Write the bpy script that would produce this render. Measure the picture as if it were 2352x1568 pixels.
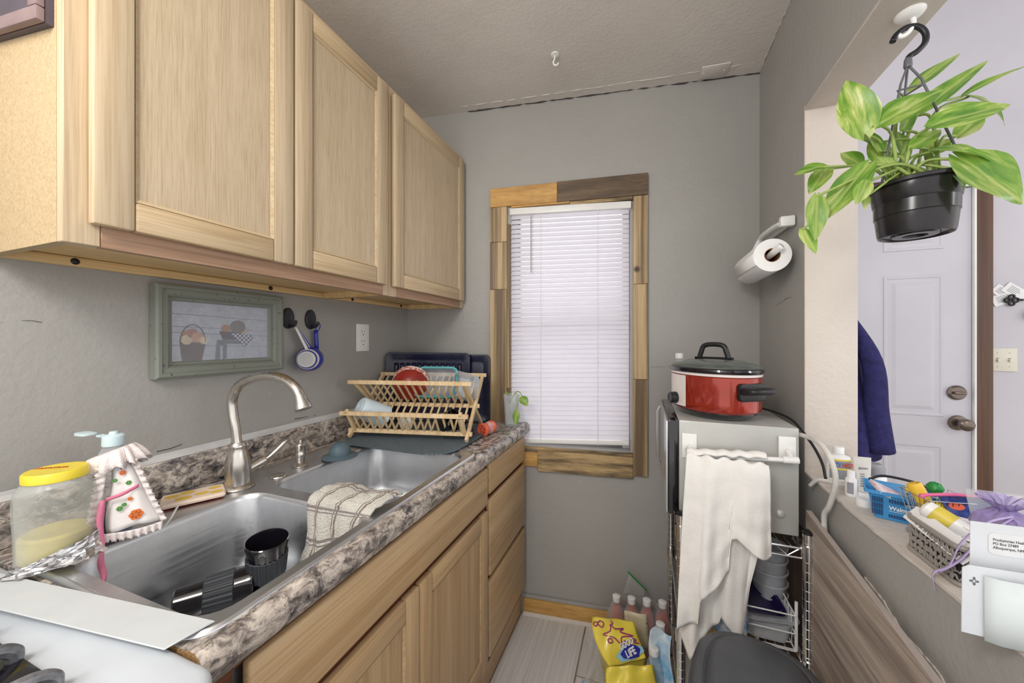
import bpy, bmesh, math, random
from mathutils import Vector, Matrix
random.seed(7)
for _o in list(bpy.data.objects): bpy.data.objects.remove(_o)
SC = bpy.context.scene
COL = SC.collection
# ------------------------------------------------------------------ camera, world, lights, exposure
cam = bpy.data.objects.new('camera', bpy.data.cameras.new('camera'))
COL.objects.link(cam)
cam.location = (1.165, 0, 1.314)
cam.rotation_euler = (math.radians(90), 0, math.radians(20.27))
cam.data.sensor_width = 36; cam.data.lens = 36*827.5/2352
cam.data.shift_y = -5/2352; cam.data.clip_start = 0.01
SC.camera = cam
world = bpy.data.worlds.new('World'); SC.world = world
world.use_nodes = True
bg = world.node_tree.nodes['Background']
bg.inputs[0].default_value = (1.0, 0.985, 0.97, 1); bg.inputs[1].default_value = 1.3
SC.view_settings.view_transform = 'Standard'; SC.view_settings.look = 'None'
SC.view_settings.exposure = 0.2; SC.view_settings.gamma = 1; SC.view_settings.use_curve_mapping = False
def area(name, loc, rot, sx, sy, power, col=(1, 1, 1)):
    l = bpy.data.lights.new(name, 'AREA'); l.shape = 'RECTANGLE'; l.size = sx; l.size_y = sy
    l.energy = power; l.color = col
    o = bpy.data.objects.new(name, l); COL.objects.link(o); o.location = loc
    o.rotation_euler = [math.radians(a) for a in rot]; return o
def point_light(name, loc, r, power, col=(1, 1, 1)):
    l = bpy.data.lights.new(name, 'POINT'); l.shadow_soft_size = r; l.energy = power; l.color = col
    o = bpy.data.objects.new(name, l); COL.objects.link(o); o.location = loc; return o
point_light('kitchen_fill_light', (0.72, -0.40, 2.04), .17, 30, (1.0, 0.965, 0.92))  # unseen light added behind the camera, in place of bounced flash
point_light('rear_fill_light', (0.36, -0.75, 1.84), .16, 12, (1.0, 0.97, 0.94))  # unseen fill added behind the camera to lift right wall and ceiling
point_light('entry_fill_light', (3.1, 0.6, 2.0), .18, 12, (0.96, 0.95, 1.0))  # unseen light added to brighten the entry room
area('daylight_at_window', (0.72, 2.35, 1.5), (-90, 0, 6.9), 0.9, 1.5, 3, (0.95, 0.97, 1.0))

# ------------------------------------------------------------------ helpers
class MB:
    def __init__(s, M=None): s.v = []; s.f = []; s.M = M
    def add(s, vs, fs):
        b = len(s.v)
        for p in vs:
            p = Vector(p); s.v.append(s.M @ p if s.M is not None else p)
        s.f += [tuple(i+b for i in f) for f in fs]; return s
    def box(s, x0, x1, y0, y1, z0, z1, R=None):
        vs = [(x, y, z) for x in (x0, x1) for y in (y0, y1) for z in (z0, z1)]
        if R is not None: vs = [R @ Vector(p) for p in vs]
        return s.add(vs, [(0, 1, 3, 2), (4, 6, 7, 5), (0, 4, 5, 1), (2, 3, 7, 6), (0, 2, 6, 4), (1, 5, 7, 3)])
    def prism(s, poly, d0, d1, fr=None):
        # poly 2D (a,b), extruded along c; fr maps (a,b,c)->xyz
        fr = fr or (lambda a, b, c: (a, b, c)); n = len(poly)
        vs = [fr(a, b, d0) for a, b in poly]+[fr(a, b, d1) for a, b in poly]
        fs = [tuple(range(n))[::-1], tuple(range(n, 2*n))]+[(i, (i+1) % n, n+(i+1) % n, n+i) for i in range(n)]
        return s.add(vs, fs)
    def loft(s, rings, cap0=True, cap1=True, closed=True):
        n = len(rings[0]); vs = [p for r in rings for p in r]; fs = []
        for k in range(len(rings)-1):
            for i in range(n if closed else n-1):
                j = (i+1) % n; fs.append((k*n+i, k*n+j, (k+1)*n+j, (k+1)*n+i))
        if cap0: fs.append(tuple(range(n))[::-1])
        if cap1: fs.append(tuple(range((len(rings)-1)*n, len(rings)*n)))
        return s.add(vs, fs)
    def tube(s, path, r, n=10, cap=True, flat=1.0):
        P = [Vector(p) for p in path]; rings = []; up = None
        for i, p in enumerate(P):
            t = (P[min(i+1, len(P)-1)]-P[max(i-1, 0)])
            t = t.normalized() if t.length > 1e-9 else Vector((0, 0, 1))
            if up is None:
                up = Vector((0, 0, 1)) if abs(t.z) < .9 else Vector((1, 0, 0))
            a = t.cross(up)
            if a.length < 1e-6: a = t.orthogonal()
            a.normalize(); b = a.cross(t).normalized(); up = b
            rr = r[i] if isinstance(r, (list, tuple)) else r
            rings.append([p+a*rr*math.cos(2*math.pi*k/n)+b*rr*flat*math.sin(2*math.pi*k/n) for k in range(n)])
        return s.loft(rings, cap, cap)
    def lathe(s, prof, c=(0, 0, 0), n=32, R=None, sx=1, sy=1, cap0=True, cap1=True):
        c = Vector(c); rings = []
        for r, z in prof:
            ring = []
            for k in range(n):
                a = 2*math.pi*k/n; p = Vector((r*sx*math.cos(a), r*sy*math.sin(a), z))
                ring.append(c+(R @ p if R is not None else p))
            rings.append(ring)
        return s.loft(rings, cap0, cap1)
    def grid(s, fn, nu, nv, wrapu=False):
        vs = [fn(i/nu, j/nv) for j in range(nv+1) for i in range(nu+1)]
        fs = [(j*(nu+1)+i, j*(nu+1)+i+1, (j+1)*(nu+1)+i+1, (j+1)*(nu+1)+i) for j in range(nv) for i in range(nu)]
        return s.add(vs, fs)
    def build(s, name, mat, parent=None, smooth=False, bevel=0, seg=2, solid=0, sub=0, auto=None, off=0):
        o_ = Vector((0, 0, 0)); q = parent
        while q is not None: o_ += q.location; q = q.parent
        me = bpy.data.meshes.new(name)
        me.from_pydata([tuple(p-o_) for p in s.v], [], s.f); me.update()
        bm = bmesh.new(); bm.from_mesh(me)
        bmesh.ops.remove_doubles(bm, verts=bm.verts, dist=1e-6)
        bmesh.ops.recalc_face_normals(bm, faces=bm.faces)
        if bevel:
            es = [e for e in bm.edges if len(e.link_faces) == 2 and e.calc_face_angle(0) > .5]
            bmesh.ops.bevel(bm, geom=es, offset=bevel, segments=seg, profile=.5, affect='EDGES', clamp_overlap=True)
        bm.to_mesh(me); bm.free()
        if smooth or bevel:
            me.polygons.foreach_set('use_smooth', [True]*len(me.polygons))
            me.update()
            if smooth != 'all':
                me.set_sharp_from_angle(angle=math.radians(auto if auto else 40))
        o = bpy.data.objects.new(name, me); COL.objects.link(o)
        if mat is not None: me.materials.append(mat)
        if parent is not None: o.parent = parent
        if solid:
            m = o.modifiers.new('solid', 'SOLIDIFY'); m.thickness = solid; m.offset = off
        if sub:
            m = o.modifiers.new('sub', 'SUBSURF'); m.levels = sub; m.render_levels = sub
        return o
def thing(name, label, cat, loc=(0, 0, 0), group=None):
    o = bpy.data.objects.new(name, None); COL.objects.link(o); o.empty_display_size = .05
    o.location = loc; o['label'] = label; o['category'] = cat
    if group: o['group'] = group
    return o
def tag(o, label, cat, group=None):
    o['label'] = label; o['category'] = cat
    if group: o['group'] = group
    return o
def struct(o, label=None):
    o['kind'] = 'structure'
    if label: o['label'] = label
    return o
def dup(o, parent=None, loc=None, label=None):
    c = o.copy(); COL.objects.link(c); c.parent = parent
    if loc is not None: c.location = loc
    if label: c['label'] = label
    for ch in list(o.children): dup(ch, c)
    return c
def text(name, s, size, mat, parent, org, xd, yd, align='LEFT', ext=.0002, sx=1.0, bold=0):
    cu = bpy.data.curves.new(name, 'FONT'); cu.body = s; cu.size = size; cu.extrude = ext; cu.align_x = align
    cu.resolution_u = 3; cu.offset = bold
    t = bpy.data.objects.new(name, cu); COL.objects.link(t)
    bpy.context.view_layer.update()
    me = bpy.data.meshes.new_from_object(t.evaluated_get(bpy.context.evaluated_depsgraph_get()))
    bpy.data.objects.remove(t); bpy.data.curves.remove(cu)
    xd = Vector(xd).normalized(); yd = Vector(yd).normalized(); zd = xd.cross(yd).normalized(); org = Vector(org)
    o_ = Vector((0, 0, 0)); q = parent
    while q is not None: o_ += q.location; q = q.parent
    for v in me.vertices: v.co = org+xd*v.co.x*sx+yd*v.co.y+zd*v.co.z-o_
    me.materials.clear(); me.materials.append(mat)
    o = bpy.data.objects.new(name, me); COL.objects.link(o)
    if parent is not None: o.parent = parent
    return o
def rrect(x0, x1, y0, y1, r, z=None, n=6):
    pts = []
    for cx, cy, a0 in ((x1-r, y1-r, 0), (x0+r, y1-r, 90), (x0+r, y0+r, 180), (x1-r, y0+r, 270)):
        for k in range(n+1):
            a = math.radians(a0+90*k/n); p = (cx+r*math.cos(a), cy+r*math.sin(a))
            pts.append(p if z is None else (p[0], p[1], z))
    return pts
def catmull(pts, n=8):
    P = [Vector(p) for p in pts]; P = [P[0]*2-P[1]]+P+[P[-1]*2-P[-2]]; out = []
    for i in range(1, len(P)-2):
        for k in range(n):
            t = k/n; a, b, c, d = P[i-1], P[i], P[i+1], P[i+2]
            out.append(.5*((2*b)+(c-a)*t+(2*a-5*b+4*c-d)*t*t+(3*b-a-3*c+d)*t*t*t))
    out.append(P[-2]); return out
# ------------------------------------------------------------------ materials
def srgb(r, g, b): return tuple(((c/255)/12.92 if c/255 <= .04045 else ((c/255+.055)/1.055)**2.4) for c in (r, g, b))+(1,)
class NT:
    def __init__(s, name):
        s.m = bpy.data.materials.new(name); s.m.use_nodes = True; s.t = s.m.node_tree
        s.b = s.t.nodes['Principled BSDF']; s.out = s.t.nodes['Material Output']
    def n(s, ty, **k):
        x = s.t.nodes.new(ty)
        for a, b in k.items():
            if a in x.inputs: x.inputs[a].default_value = b
            else: setattr(x, a, b)
        return x
    def l(s, a, b): s.t.links.new(a, b)
    def coords(s, scale=(1, 1, 1), rnd=True):
        tc = s.n('ShaderNodeTexCoord'); mp = s.n('ShaderNodeMapping'); mp.inputs['Scale'].default_value = scale
        s.l(tc.outputs['Object'], mp.inputs['Vector'])
        if rnd:
            oi = s.n('ShaderNodeObjectInfo'); mu = s.n('ShaderNodeVectorMath', operation='MULTIPLY')
            cb = s.n('ShaderNodeCombineXYZ'); s.l(oi.outputs['Random'], cb.inputs[0]); s.l(oi.outputs['Random'], cb.inputs[1]); s.l(oi.outputs['Random'], cb.inputs[2])
            s.l(cb.outputs[0], mu.inputs[0]); mu.inputs[1].default_value = (17, 31, 23); s.l(mu.outputs[0], mp.inputs['Location'])
        return mp.outputs[0]
    def noise(s, vec, scale, detail=4, rough=.55, dist=0):
        x = s.n('ShaderNodeTexNoise'); x.inputs['Scale'].default_value = scale; x.inputs['Detail'].default_value = detail
        x.inputs['Roughness'].default_value = rough; x.inputs['Distortion'].default_value = dist
        s.l(vec, x.inputs['Vector']); return x.outputs['Fac']
    def ramp(s, fac, stops):
        x = s.n('ShaderNodeValToRGB'); e = x.color_ramp.elements
        while len(e) < len(stops): e.new(.5)
        for el, (p, c) in zip(e, stops): el.position = p; el.color = c
        s.l(fac, x.inputs[0]); return x.outputs[0]
    def mix(s, fac, a, b, mode='MIX'):
        x = s.n('ShaderNodeMix', data_type='RGBA', blend_type=mode)
        for sock, val in ((x.inputs[0], fac), (x.inputs[6], a), (x.inputs[7], b)):
            if hasattr(val, 'node'): s.l(val, sock)
            else: sock.default_value = val
        return x.outputs[2]
    def bump(s, h, strength, dist=.002):
        x = s.n('ShaderNodeBump'); x.inputs['Strength'].default_value = strength; x.inputs['Distance'].default_value = dist
        s.l(h, x.inputs['Height']); s.l(x.outputs[0], s.b.inputs['Normal']); return x
    def color(s, c):
        if hasattr(c, 'node'): s.l(c, s.b.inputs['Base Color'])
        else: s.b.inputs['Base Color'].default_value = c
def plain(name, c, rough=.5, metal=0, var=.06, vs=20, bump=0, bs=200, coat=0, trans=0, ior=1.45, alpha=1, spec=.5, sub=0):
    t = NT(name); v = t.coords()
    f = t.noise(v, vs, 3)
    d = tuple(max(0, x*(1-var*2)) for x in c[:3])+(1,); e = tuple(min(1, x*(1+var)) for x in c[:3])+(1,)
    t.color(t.ramp(f, [(.3, d), (.7, e)]))
    t.b.inputs['Roughness'].default_value = rough; t.b.inputs['Metallic'].default_value = metal
    t.b.inputs['Coat Weight'].default_value = coat; t.b.inputs['Transmission Weight'].default_value = trans
    t.b.inputs['IOR'].default_value = ior; t.b.inputs['Alpha'].default_value = alpha
    t.b.inputs['Specular IOR Level'].default_value = spec
    if bump: t.bump(t.noise(v, bs, 4), bump)
    return t.m
def clear(name, c, alpha=.25, rough=.1):
    # thin clear plastic or glass: mostly see-through, glossy highlights
    t = NT(name); v = t.coords()
    f = t.ramp(t.noise(v, 30, 3), [(.3, (alpha*.75,)*3+(1,)), (.7, (min(1, alpha*1.25),)*3+(1,))])
    t.color(c); t.b.inputs['Roughness'].default_value = rough
    tr = t.n('ShaderNodeBsdfTransparent'); ms = t.n('ShaderNodeMixShader'); fr = t.n('ShaderNodeLayerWeight'); fr.inputs[0].default_value = .35
    ad = t.n('ShaderNodeMath', operation='ADD', use_clamp=True); t.l(f, ad.inputs[0]); mu = t.n('ShaderNodeMath', operation='MULTIPLY'); mu.inputs[1].default_value = .45
    t.l(fr.outputs['Facing'], mu.inputs[0]); t.l(mu.outputs[0], ad.inputs[1])
    t.l(ad.outputs[0], ms.inputs[0]); t.l(tr.outputs[0], ms.inputs[1]); t.l(t.b.outputs[0], ms.inputs[2]); t.l(ms.outputs[0], t.out.inputs[0])
    return t.m
def wood(name, light, dark, axis='z', grain=1.0, rough=.5, contrast=.5, knots=None, red=None):
    t = NT(name)
    lo = .022*grain
    sc = {'x': (lo, 1, 1), 'y': (1, lo, 1), 'z': (1, 1, lo)}[axis]
    v = t.coords(sc)
    f1 = t.noise(v, 34*grain, 5, .6, .15); f2 = t.noise(v, 210*grain, 3, .6, 0); f3 = t.noise(v, 5, 2)
    c = t.ramp(f1, [(.5-.3*contrast, dark), (.5+.25*contrast, light)])
    k = t.ramp(f2, [(.36, (.78, .74, .69, 1)), (.56, (1, 1, 1, 1))]); c = t.mix(.75, c, k, 'MULTIPLY')
    if red: c = t.mix(t.ramp(f3, [(.45, (0, 0, 0, 1)), (.7, (.8, .8, .8, 1))]), c, red)
    if knots:
        vv = t.coords((1, 1, 1)); vo = t.n('ShaderNodeTexVoronoi'); vo.inputs['Scale'].default_value = 5.5; t.l(vv, vo.inputs['Vector'])
        c = t.mix(t.ramp(vo.outputs['Distance'], [(.05, (1, 1, 1, 1)), (.11, (0, 0, 0, 1))]), c, knots)
    t.color(c); t.b.inputs['Roughness'].default_value = rough
    t.bump(f2, .15, .001); return t.m
def paint(name, c, bumpy=.25, rough=.42, crack=False):
    t = NT(name); v = t.coords(rnd=False)
    f = t.noise(v, 2.2, 4); d = tuple(x*.9 for x in c[:3])+(1,)
    col = t.ramp(f, [(.3, d), (.7, c)])
    if crack:
        vo = t.noise(v, 9, 6, .7, 1.5)
        col = t.mix(t.ramp(vo, [(.70, (0, 0, 0, 1)), (.74, (.35, .35, .35, 1))]), col, tuple(min(1, x*1.5) for x in c[:3])+(1,))
    t.color(col); t.b.inputs['Roughness'].default_value = rough
    a = t.noise(v, 70, 6, .65); b = t.noise(v, 7, 4, .6)
    m = t.n('ShaderNodeMath', operation='MULTIPLY_ADD'); t.l(b, m.inputs[0]); m.inputs[1].default_value = 2.0; t.l(a, m.inputs[2])
    t.bump(m.outputs[0], bumpy, .006); return t.m
M = {}
M['wall'] = paint('grey_wall_paint', srgb(167, 165, 161), crack=True)
M['ceil'] = paint('ceiling_paint', srgb(222, 216, 210), .3, .6)
M['cream'] = paint('cream_plaster', srgb(216, 207, 198), .45, .6)
M['entry'] = paint('entry_wall_paint', srgb(206, 203, 210), .1, .6)  # white-grey wall; lavender cast of the light put into its colour
M['entrydoor'] = paint('white_door_paint', srgb(206, 204, 212), .04, .4)
M['oak'] = wood('pale_oak_vertical', srgb(207, 188, 159), srgb(188, 165, 132), 'z', 1, .45, .7)
M['oakh'] = wood('pale_oak_horizontal', srgb(206, 185, 152), srgb(188, 163, 126), 'y', 1, .45, .7)
M['oakp'] = wood('pale_oak_panel', srgb(206, 188, 160), srgb(189, 169, 139), 'z', 1.6, .45, .8)
M['oakshade'] = wood('shaded_oak_rail', srgb(190, 156, 128), srgb(150, 116, 94), 'y', 1, .5, .6)  # lower face rail: shade under the doors put into the oak colour
M['ply'] = wood('pale_plywood', srgb(232, 204, 152), srgb(214, 180, 126), 'y', .6, .5, .6)
M['oak2'] = wood('honey_oak_horizontal', srgb(212, 182, 142), srgb(186, 152, 110), 'y', 1, .45, .7)
M['oak2v'] = wood('honey_oak_vertical', srgb(208, 178, 138), srgb(184, 150, 110), 'z', 1, .45, .7)
M['oakred'] = wood('red_brown_oak', srgb(122, 76, 50), srgb(84, 48, 30), 'y', 1, .5, .6)
M['pboard'] = plain('particle_board', srgb(186, 163, 127), .7, var=.1, vs=240, bump=.1)
M['pedge'] = plain('raw_particle_edge', srgb(150, 116, 72), .8, var=.3, vs=300)
M['pinez'] = wood('stained_pine_vertical', srgb(198, 172, 130), srgb(112, 92, 68), 'z', .8, .5, .35, srgb(66, 42, 28))
M['pinex'] = wood('stained_pine_horizontal', srgb(190, 162, 116), srgb(96, 80, 58), 'x', .8, .5, .35, srgb(66, 42, 28))
M['pinel'] = wood('light_pine_horizontal', srgb(214, 170, 100), srgb(184, 138, 74), 'x', .8, .5, .6)
M['pined'] = wood('dark_stained_pine', srgb(120, 98, 74), srgb(72, 58, 46), 'x', .8, .5, .7)
M['casing'] = wood('dark_walnut_casing', srgb(110, 78, 58), srgb(62, 42, 32), 'z', .8, .5, .7, srgb(40, 20, 14))
M['plank'] = wood('grey_wood_plank', srgb(188, 174, 162), srgb(122, 108, 98), 'y', 1.5, .5, .6)
def granite():
    t = NT('grey_granite_laminate'); v = t.coords((1, .6, 1), rnd=False)
    a = t.noise(v, 42, 8, .75, .7); b = t.noise(v, 120, 6, .7, .4); c = t.noise(v, 9, 3)
    col = t.ramp(a, [(.37, srgb(44, 42, 46)), (.46, srgb(122, 115, 112)), (.54, srgb(188, 178, 168)), (.66, srgb(224, 214, 204))])
    k = t.ramp(b, [(.36, srgb(40, 38, 42)), (.47, srgb(255, 255, 255))]); col = t.mix(.7, col, k, 'MULTIPLY')
    col = t.mix(t.ramp(c, [(.5, (0, 0, 0, 1)), (.8, (.5, .5, .5, 1))]), col, srgb(176, 160, 142))
    t.color(col); t.b.inputs['Roughness'].default_value = .3; return t.m
M['granite'] = granite()
def steel(name, c, rough, axis=(1, .02, 1), bs=160, lo=.8):
    t = NT(name); v = t.coords(axis); f = t.noise(v, bs, 3); g = t.noise(t.coords(), 6, 5, .7)
    t.color(t.ramp(g, [(.3, tuple(x*lo for x in c[:3])+(1,)), (.7, c)])); t.b.inputs['Metallic'].default_value = 1
    r = t.ramp(f, [(.2, (rough*.75,)*3+(1,)), (.8, (min(1, rough*1.3),)*3+(1,))]); t.l(r, t.b.inputs['Roughness'])
    t.bump(f, .06, .001); return t.m
M['steel'] = steel('brushed_steel', srgb(222, 224, 227), .36)
M['nickel'] = steel('brushed_nickel', srgb(208, 203, 196), .28, (1, 1, .05), lo=.93)
M['chrome'] = steel('chrome_wire', srgb(222, 222, 224), .16, (1, 1, 1), lo=.95)
M['white'] = plain('white_plastic', srgb(236, 236, 234), .35, var=.02)
M['enamel'] = plain('white_enamel', srgb(196, 202, 208), .15, var=.02, coat=.3)
M['whitepaint'] = plain('white_gap_cover', srgb(202, 206, 208), .4, var=.02)
M['black'] = plain('black_plastic', srgb(30, 30, 33), .35, var=.1)
M['blackg'] = plain('glossy_black', srgb(22, 20, 26), .1, var=.1, coat=.5)
M['darkgrey'] = plain('dark_grey_plastic', srgb(74, 77, 82), .5, var=.08, bump=.05)
M['navyenamel'] = plain('speckled_navy_enamel', srgb(26, 29, 58), .25, var=.35, vs=400, coat=.1)
M['grout'] = plain('grout', srgb(150, 140, 126), .9, var=.15)
def tilemat():
    t = NT('white_ribbed_tile'); v = t.coords((1, .012, 1)); f = t.noise(v, 150, 4, .7); g = t.noise(v, 40, 3)
    c = t.ramp(f, [(.3, srgb(196, 194, 192)), (.6, srgb(226, 225, 224))]); c = t.mix(t.ramp(g, [(.4, (.25, .25, .25, 1)), (.7, (0, 0, 0, 1))]), c, srgb(186, 183, 178))
    t.color(c); t.b.inputs['Roughness'].default_value = .4; t.bump(f, .1, .001); return t.m
M['tile'] = tilemat()
M['screw'] = plain('screw_metal', srgb(58, 56, 58), .4, .8)
PHI = math.atan(.121); CP, SP = math.cos(PHI), math.sin(PHI)
def BW(x): return 1.58+.121*x
WM = Matrix(((CP, -SP, 0, 0), (SP, CP, 0, 1.58), (0, 0, 1, 0), (0, 0, 0, 1)))   # back wall: s along, n into wall, z up
# ------------------------------------------------------------------ the setting
YB = -1.35
fl = struct(MB().box(-.1, 5.0, YB, 3.0, -.08, -.003).build('floor', M['grout']), 'white tiled kitchen floor')
TX = [.3, .605, .91, 1.215, 1.52, 1.7]
first = {}
for i in range(5):
    y = -2.6+(.05, .65, .35, .05, .35)[i]
    k = 0
    while y < 1.85:
        y1 = min(y+.61, 1.86)
        MB().box(TX[i]+.003, TX[i+1]-.003, y+.003, y1-.003, -.004, 0).build('tile', M['tile'], fl, bevel=.001, seg=1)
        y = y1
M['vinyl'] = plain('beige_vinyl_floor', srgb(170, 160, 148), .5, var=.06)
struct(MB().box(1.735, 5.0, YB, 2.4, -.0028, 0).build('floor_entry', M['vinyl']), 'beige floor of the entry room')
# kitchen ceiling, slightly tilted
cl = MB(); cl.add([(0, YB, 2.462), (1.615, YB, 2.428), (1.615, BW(1.615), 2.428), (0, BW(0), 2.462),
                   (0, YB, 2.56), (1.615, YB, 2.56), (1.615, BW(1.615), 2.56), (0, BW(0), 2.56)],
                  [(0, 1, 2, 3), (7, 6, 5, 4), (0, 4, 5, 1), (1, 5, 6, 2), (2, 6, 7, 3), (3, 7, 4, 0)])
struct(cl.build('ceiling', M['ceil']), 'pale grey kitchen ceiling with rough plaster edges')
struct(MB().box(1.735, 5.0, YB, 2.5, 3.3, 3.4).build('ceiling_entry', M['entry']), 'entry room ceiling')
struct(MB().prism([(-.12, -.5), (0, -.5), (0, 1.58), (-.12, 1.58-.12*.121)], 0, 2.6).build('wall_left', M['wall']), 'grey painted wall behind the sink')
# back wall with the window opening, in wall coordinates
wb = MB(WM); S0, S1, Z0, Z1 = .556, 1.112, .80, 1.955
for a, b, c, d in ((-.12, S0, 0, 2.6), (S1, 1.75, 0, 2.6), (S0, S1, 0, Z0), (S0, S1, Z1, 2.6)): wb.box(a, b, 0, .14, c, d)
wbo = struct(wb.build('wall_back', M['wall']), 'grey painted wall around the window')
# right wall: stub, header, half wall, with cream reveals as separate faces of the opening
wr = MB(); XR, XO = 1.615, 1.735
wr.prism([(XR, 1.321), (XO, 1.321), (XO, BW(XO)), (XR, BW(XR))], 0, 2.6)
wr.box(XR, XO, YB, 1.321, 2.005, 2.6)
wr.box(XR, XO, YB, 1.321, 0, .915)
wro = struct(wr.build('wall_right', M['wall']), 'grey wall with a pass-through opening above a half wall')
rv = MB(); rv.box(XR-.002, XO+.004, 1.314, 1.322, .915, 2.012); struct(rv.build('trim_1', M['cream'], None, bevel=.003), 'cream plaster jamb of the pass-through')
rv = MB(); rv.box(XR-.003, XO+.004, YB, 1.3145, 1.998, 2.006); struct(rv.build('trim_2', M['cream'], None, bevel=.002), 'cream plaster underside of the header')
# ledge cap with an uneven, hand-plastered edge
lg = MB(); pts = []; n = 90
for i in range(n+1):
    y = YB+(1.314-YB)*i/n; pts.append((XR-.003+random.uniform(-.0025, .002), y))
pts += [(1.765, 1.314), (1.765, YB)]
lg.prism(pts, .914, .920); struct(lg.build('trim_3', M['cream']), 'cream plaster ledge on top of the half wall')
# entry room
struct(MB().box(XO, 5.0, 2.4, 2.5, 0, 3.3).build('wall_entry', M['entry']), 'pale wall around the front door')
# baseboard along the back wall
bb = MB(WM); bb.box(.62, 1.62, -.016, -.001, .012, .075); struct(bb.build('baseboard_back', M['pinel'], None, bevel=.002), 'light pine baseboard under the window')
bb = MB(WM); bb.box(.62, 1.62, -.012, -.001, .0755, .092); struct(bb.build('trim_4', M['wall'], None, bevel=.002), 'painted ledge above the baseboard')
bb = MB(WM); bb.prism([(-.018, .0), (-.001, .0), (-.001, .012), (-.016, .012), (-.026, .003), (-.026, 0)], .62, 1.62, lambda a, b, c: (c, a, b))
struct(bb.build('trim_5', M['cream']), 'caulk line where tile meets the baseboard')
# thin rough plaster crack along ceiling edge
def crackline(name, pts, r, mat, lab):
    P = []
    for a, b in zip(pts[:-1], pts[1:]):
        a, b = Vector(a), Vector(b); m = max(2, int((b-a).length/.02))
        for k in range(m): P.append(a.lerp(b, k/m)+Vector((random.uniform(-1, 1), random.uniform(-1, 1), random.uniform(-1, 1)))*.0022)
    P.append(Vector(pts[-1])); mb = MB(); mb.tube(P, [r*random.uniform(.5, 1.4) for _ in P], 5)
    return struct(mb.build(name, mat), lab)
M['crackdark'] = plain('dark_gap', srgb(70, 66, 66), .9)
crackline('trim_6', [(0.33, BW(.33)-.003, 2.455), (1.0, BW(1.0)-.003, 2.441), (1.615, BW(1.615)-.003, 2.428)], .0035, M['crackdark'], 'dark crack between ceiling and window wall')
crackline('trim_7', [(.3, BW(.3)-.045, 2.456), (.8, BW(.8)-.05, 2.4455), (1.3, BW(1.3)-.06, 2.435), (1.58, BW(1.58)-.07, 2.429)], .002, M['ceil'], 'ridge of plaster along the ceiling edge')
crackline('trim_8', [(1.613, 1.76, 2.428), (1.613, 1.3, 2.428), (1.613, .6, 2.428)], .002, M['cream'], 'pale plaster line where the ceiling meets the right wall')
# ------------------------------------------------------------------ window with pine boards and blind
win = struct(bpy.data.objects.new('window_1', None), 'narrow window behind closed white blind, framed in pine boards'); COL.objects.link(win)
win.location = (0, 0, 0)
def wbox(name, s0, s1, n0, n1, z0, z1, mat, parent, bevel=.0015):
    m = MB(WM); m.box(s0, s1, n0, n1, z0, z1); return m.build(name, mat, parent, bevel=bevel, seg=1)
fr = MB(WM)
for a, b, c, d in ((S0, S0+.03, Z0, Z1), (S1-.03, S1, Z0, Z1), (S0+.03, S1-.03, Z0, Z0+.035), (S0+.03, S1-.03, Z1-.03, Z1), (S0+.03, S1-.03, 1.36, 1.40)): fr.box(a, b, .07, .11, c, d)
fr.build('sash', M['white'], win, bevel=.002)
M['glass'] = clear('window_glass', (.8, .85, .9, 1), .08, .02)
for z0, z1 in ((Z0+.035, 1.36), (1.40, Z1-.03)): wbox('pane', S0+.03, S1-.03, .088, .092, z0, z1, M['glass'], win, 0)
TB = [(.455, .782, 1.958, 2.05, 'pinel'), (.782, 1.184, 1.955, 2.051, 'pined'), (.56, .84, 1.948, 1.9575, 'pinel'), (.8405, 1.12, 1.938, 1.9545, 'pinex'),
      (.455, .539, 1.788, 1.957, 'pinez'), (.455, .539, 1.557, 1.787, 'pinez'), (.455, .539, .70, 1.556, 'pinez'), (.5395, .557, 1.078, 1.87, 'pinez'), (.5395, .557, .80, 1.0775, 'pinez'),
      (1.122, 1.184, 1.561, 1.954, 'pinez'), (1.122, 1.184, 1.136, 1.560, 'pinez'), (1.121, 1.183, .704, 1.135, 'pinez'),
      (.60, .689, .709, .777, 'pinel'), (.6895, 1.1205, .69, .788, 'pinex'), (.60, 1.12, .7885, .803, 'pinex')]
for i, (a, b, c, d, m) in enumerate(TB):
    wbox('trim_board', a, b, -.018-(.003 if i in (1, 6, 13) else 0), -.0005, c, d, M[m], win)
bl = thing('window_blind', 'closed white horizontal slat blind hanging in the window', 'blind', tuple(WM @ Vector((.83, 0, .82))))
M['slat'] = NT('translucent_white_slat').m
def slatmat():
    t = NT('white_slat'); v = t.coords(); f = t.noise(v, 8, 2)
    t.color(t.ramp(f, [(.3, srgb(222, 219, 226)), (.7, srgb(230, 227, 233))])); t.b.inputs['Roughness'].default_value = .4
    tr = t.n('ShaderNodeBsdfTranslucent'); tr.inputs[0].default_value = srgb(226, 222, 234); ms = t.n('ShaderNodeMixShader'); ms.inputs[0].default_value = .34
    t.l(t.b.outputs[0], ms.inputs[1]); t.l(tr.outputs[0], ms.inputs[2]); t.l(ms.outputs[0], t.out.inputs[0]); return t.m
bpy.data.materials.remove(M['slat']); M['slat'] = slatmat()
hr = MB(WM); hr.add([(.554, -.022, 1.914), (1.112, -.022, 1.901), (1.112, -.022, 1.932), (.554, -.022, 1.945), (.554, .012, 1.914), (1.112, .012, 1.901), (1.112, .012, 1.932), (.554, .012, 1.945)],
    [(0, 1, 2, 3), (4, 7, 6, 5), (0, 4, 5, 1), (3, 2, 6, 7), (1, 5, 6, 2), (0, 3, 7, 4)])
hr.build('headrail', M['white'], bl, bevel=.002)
NS = 48
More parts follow.
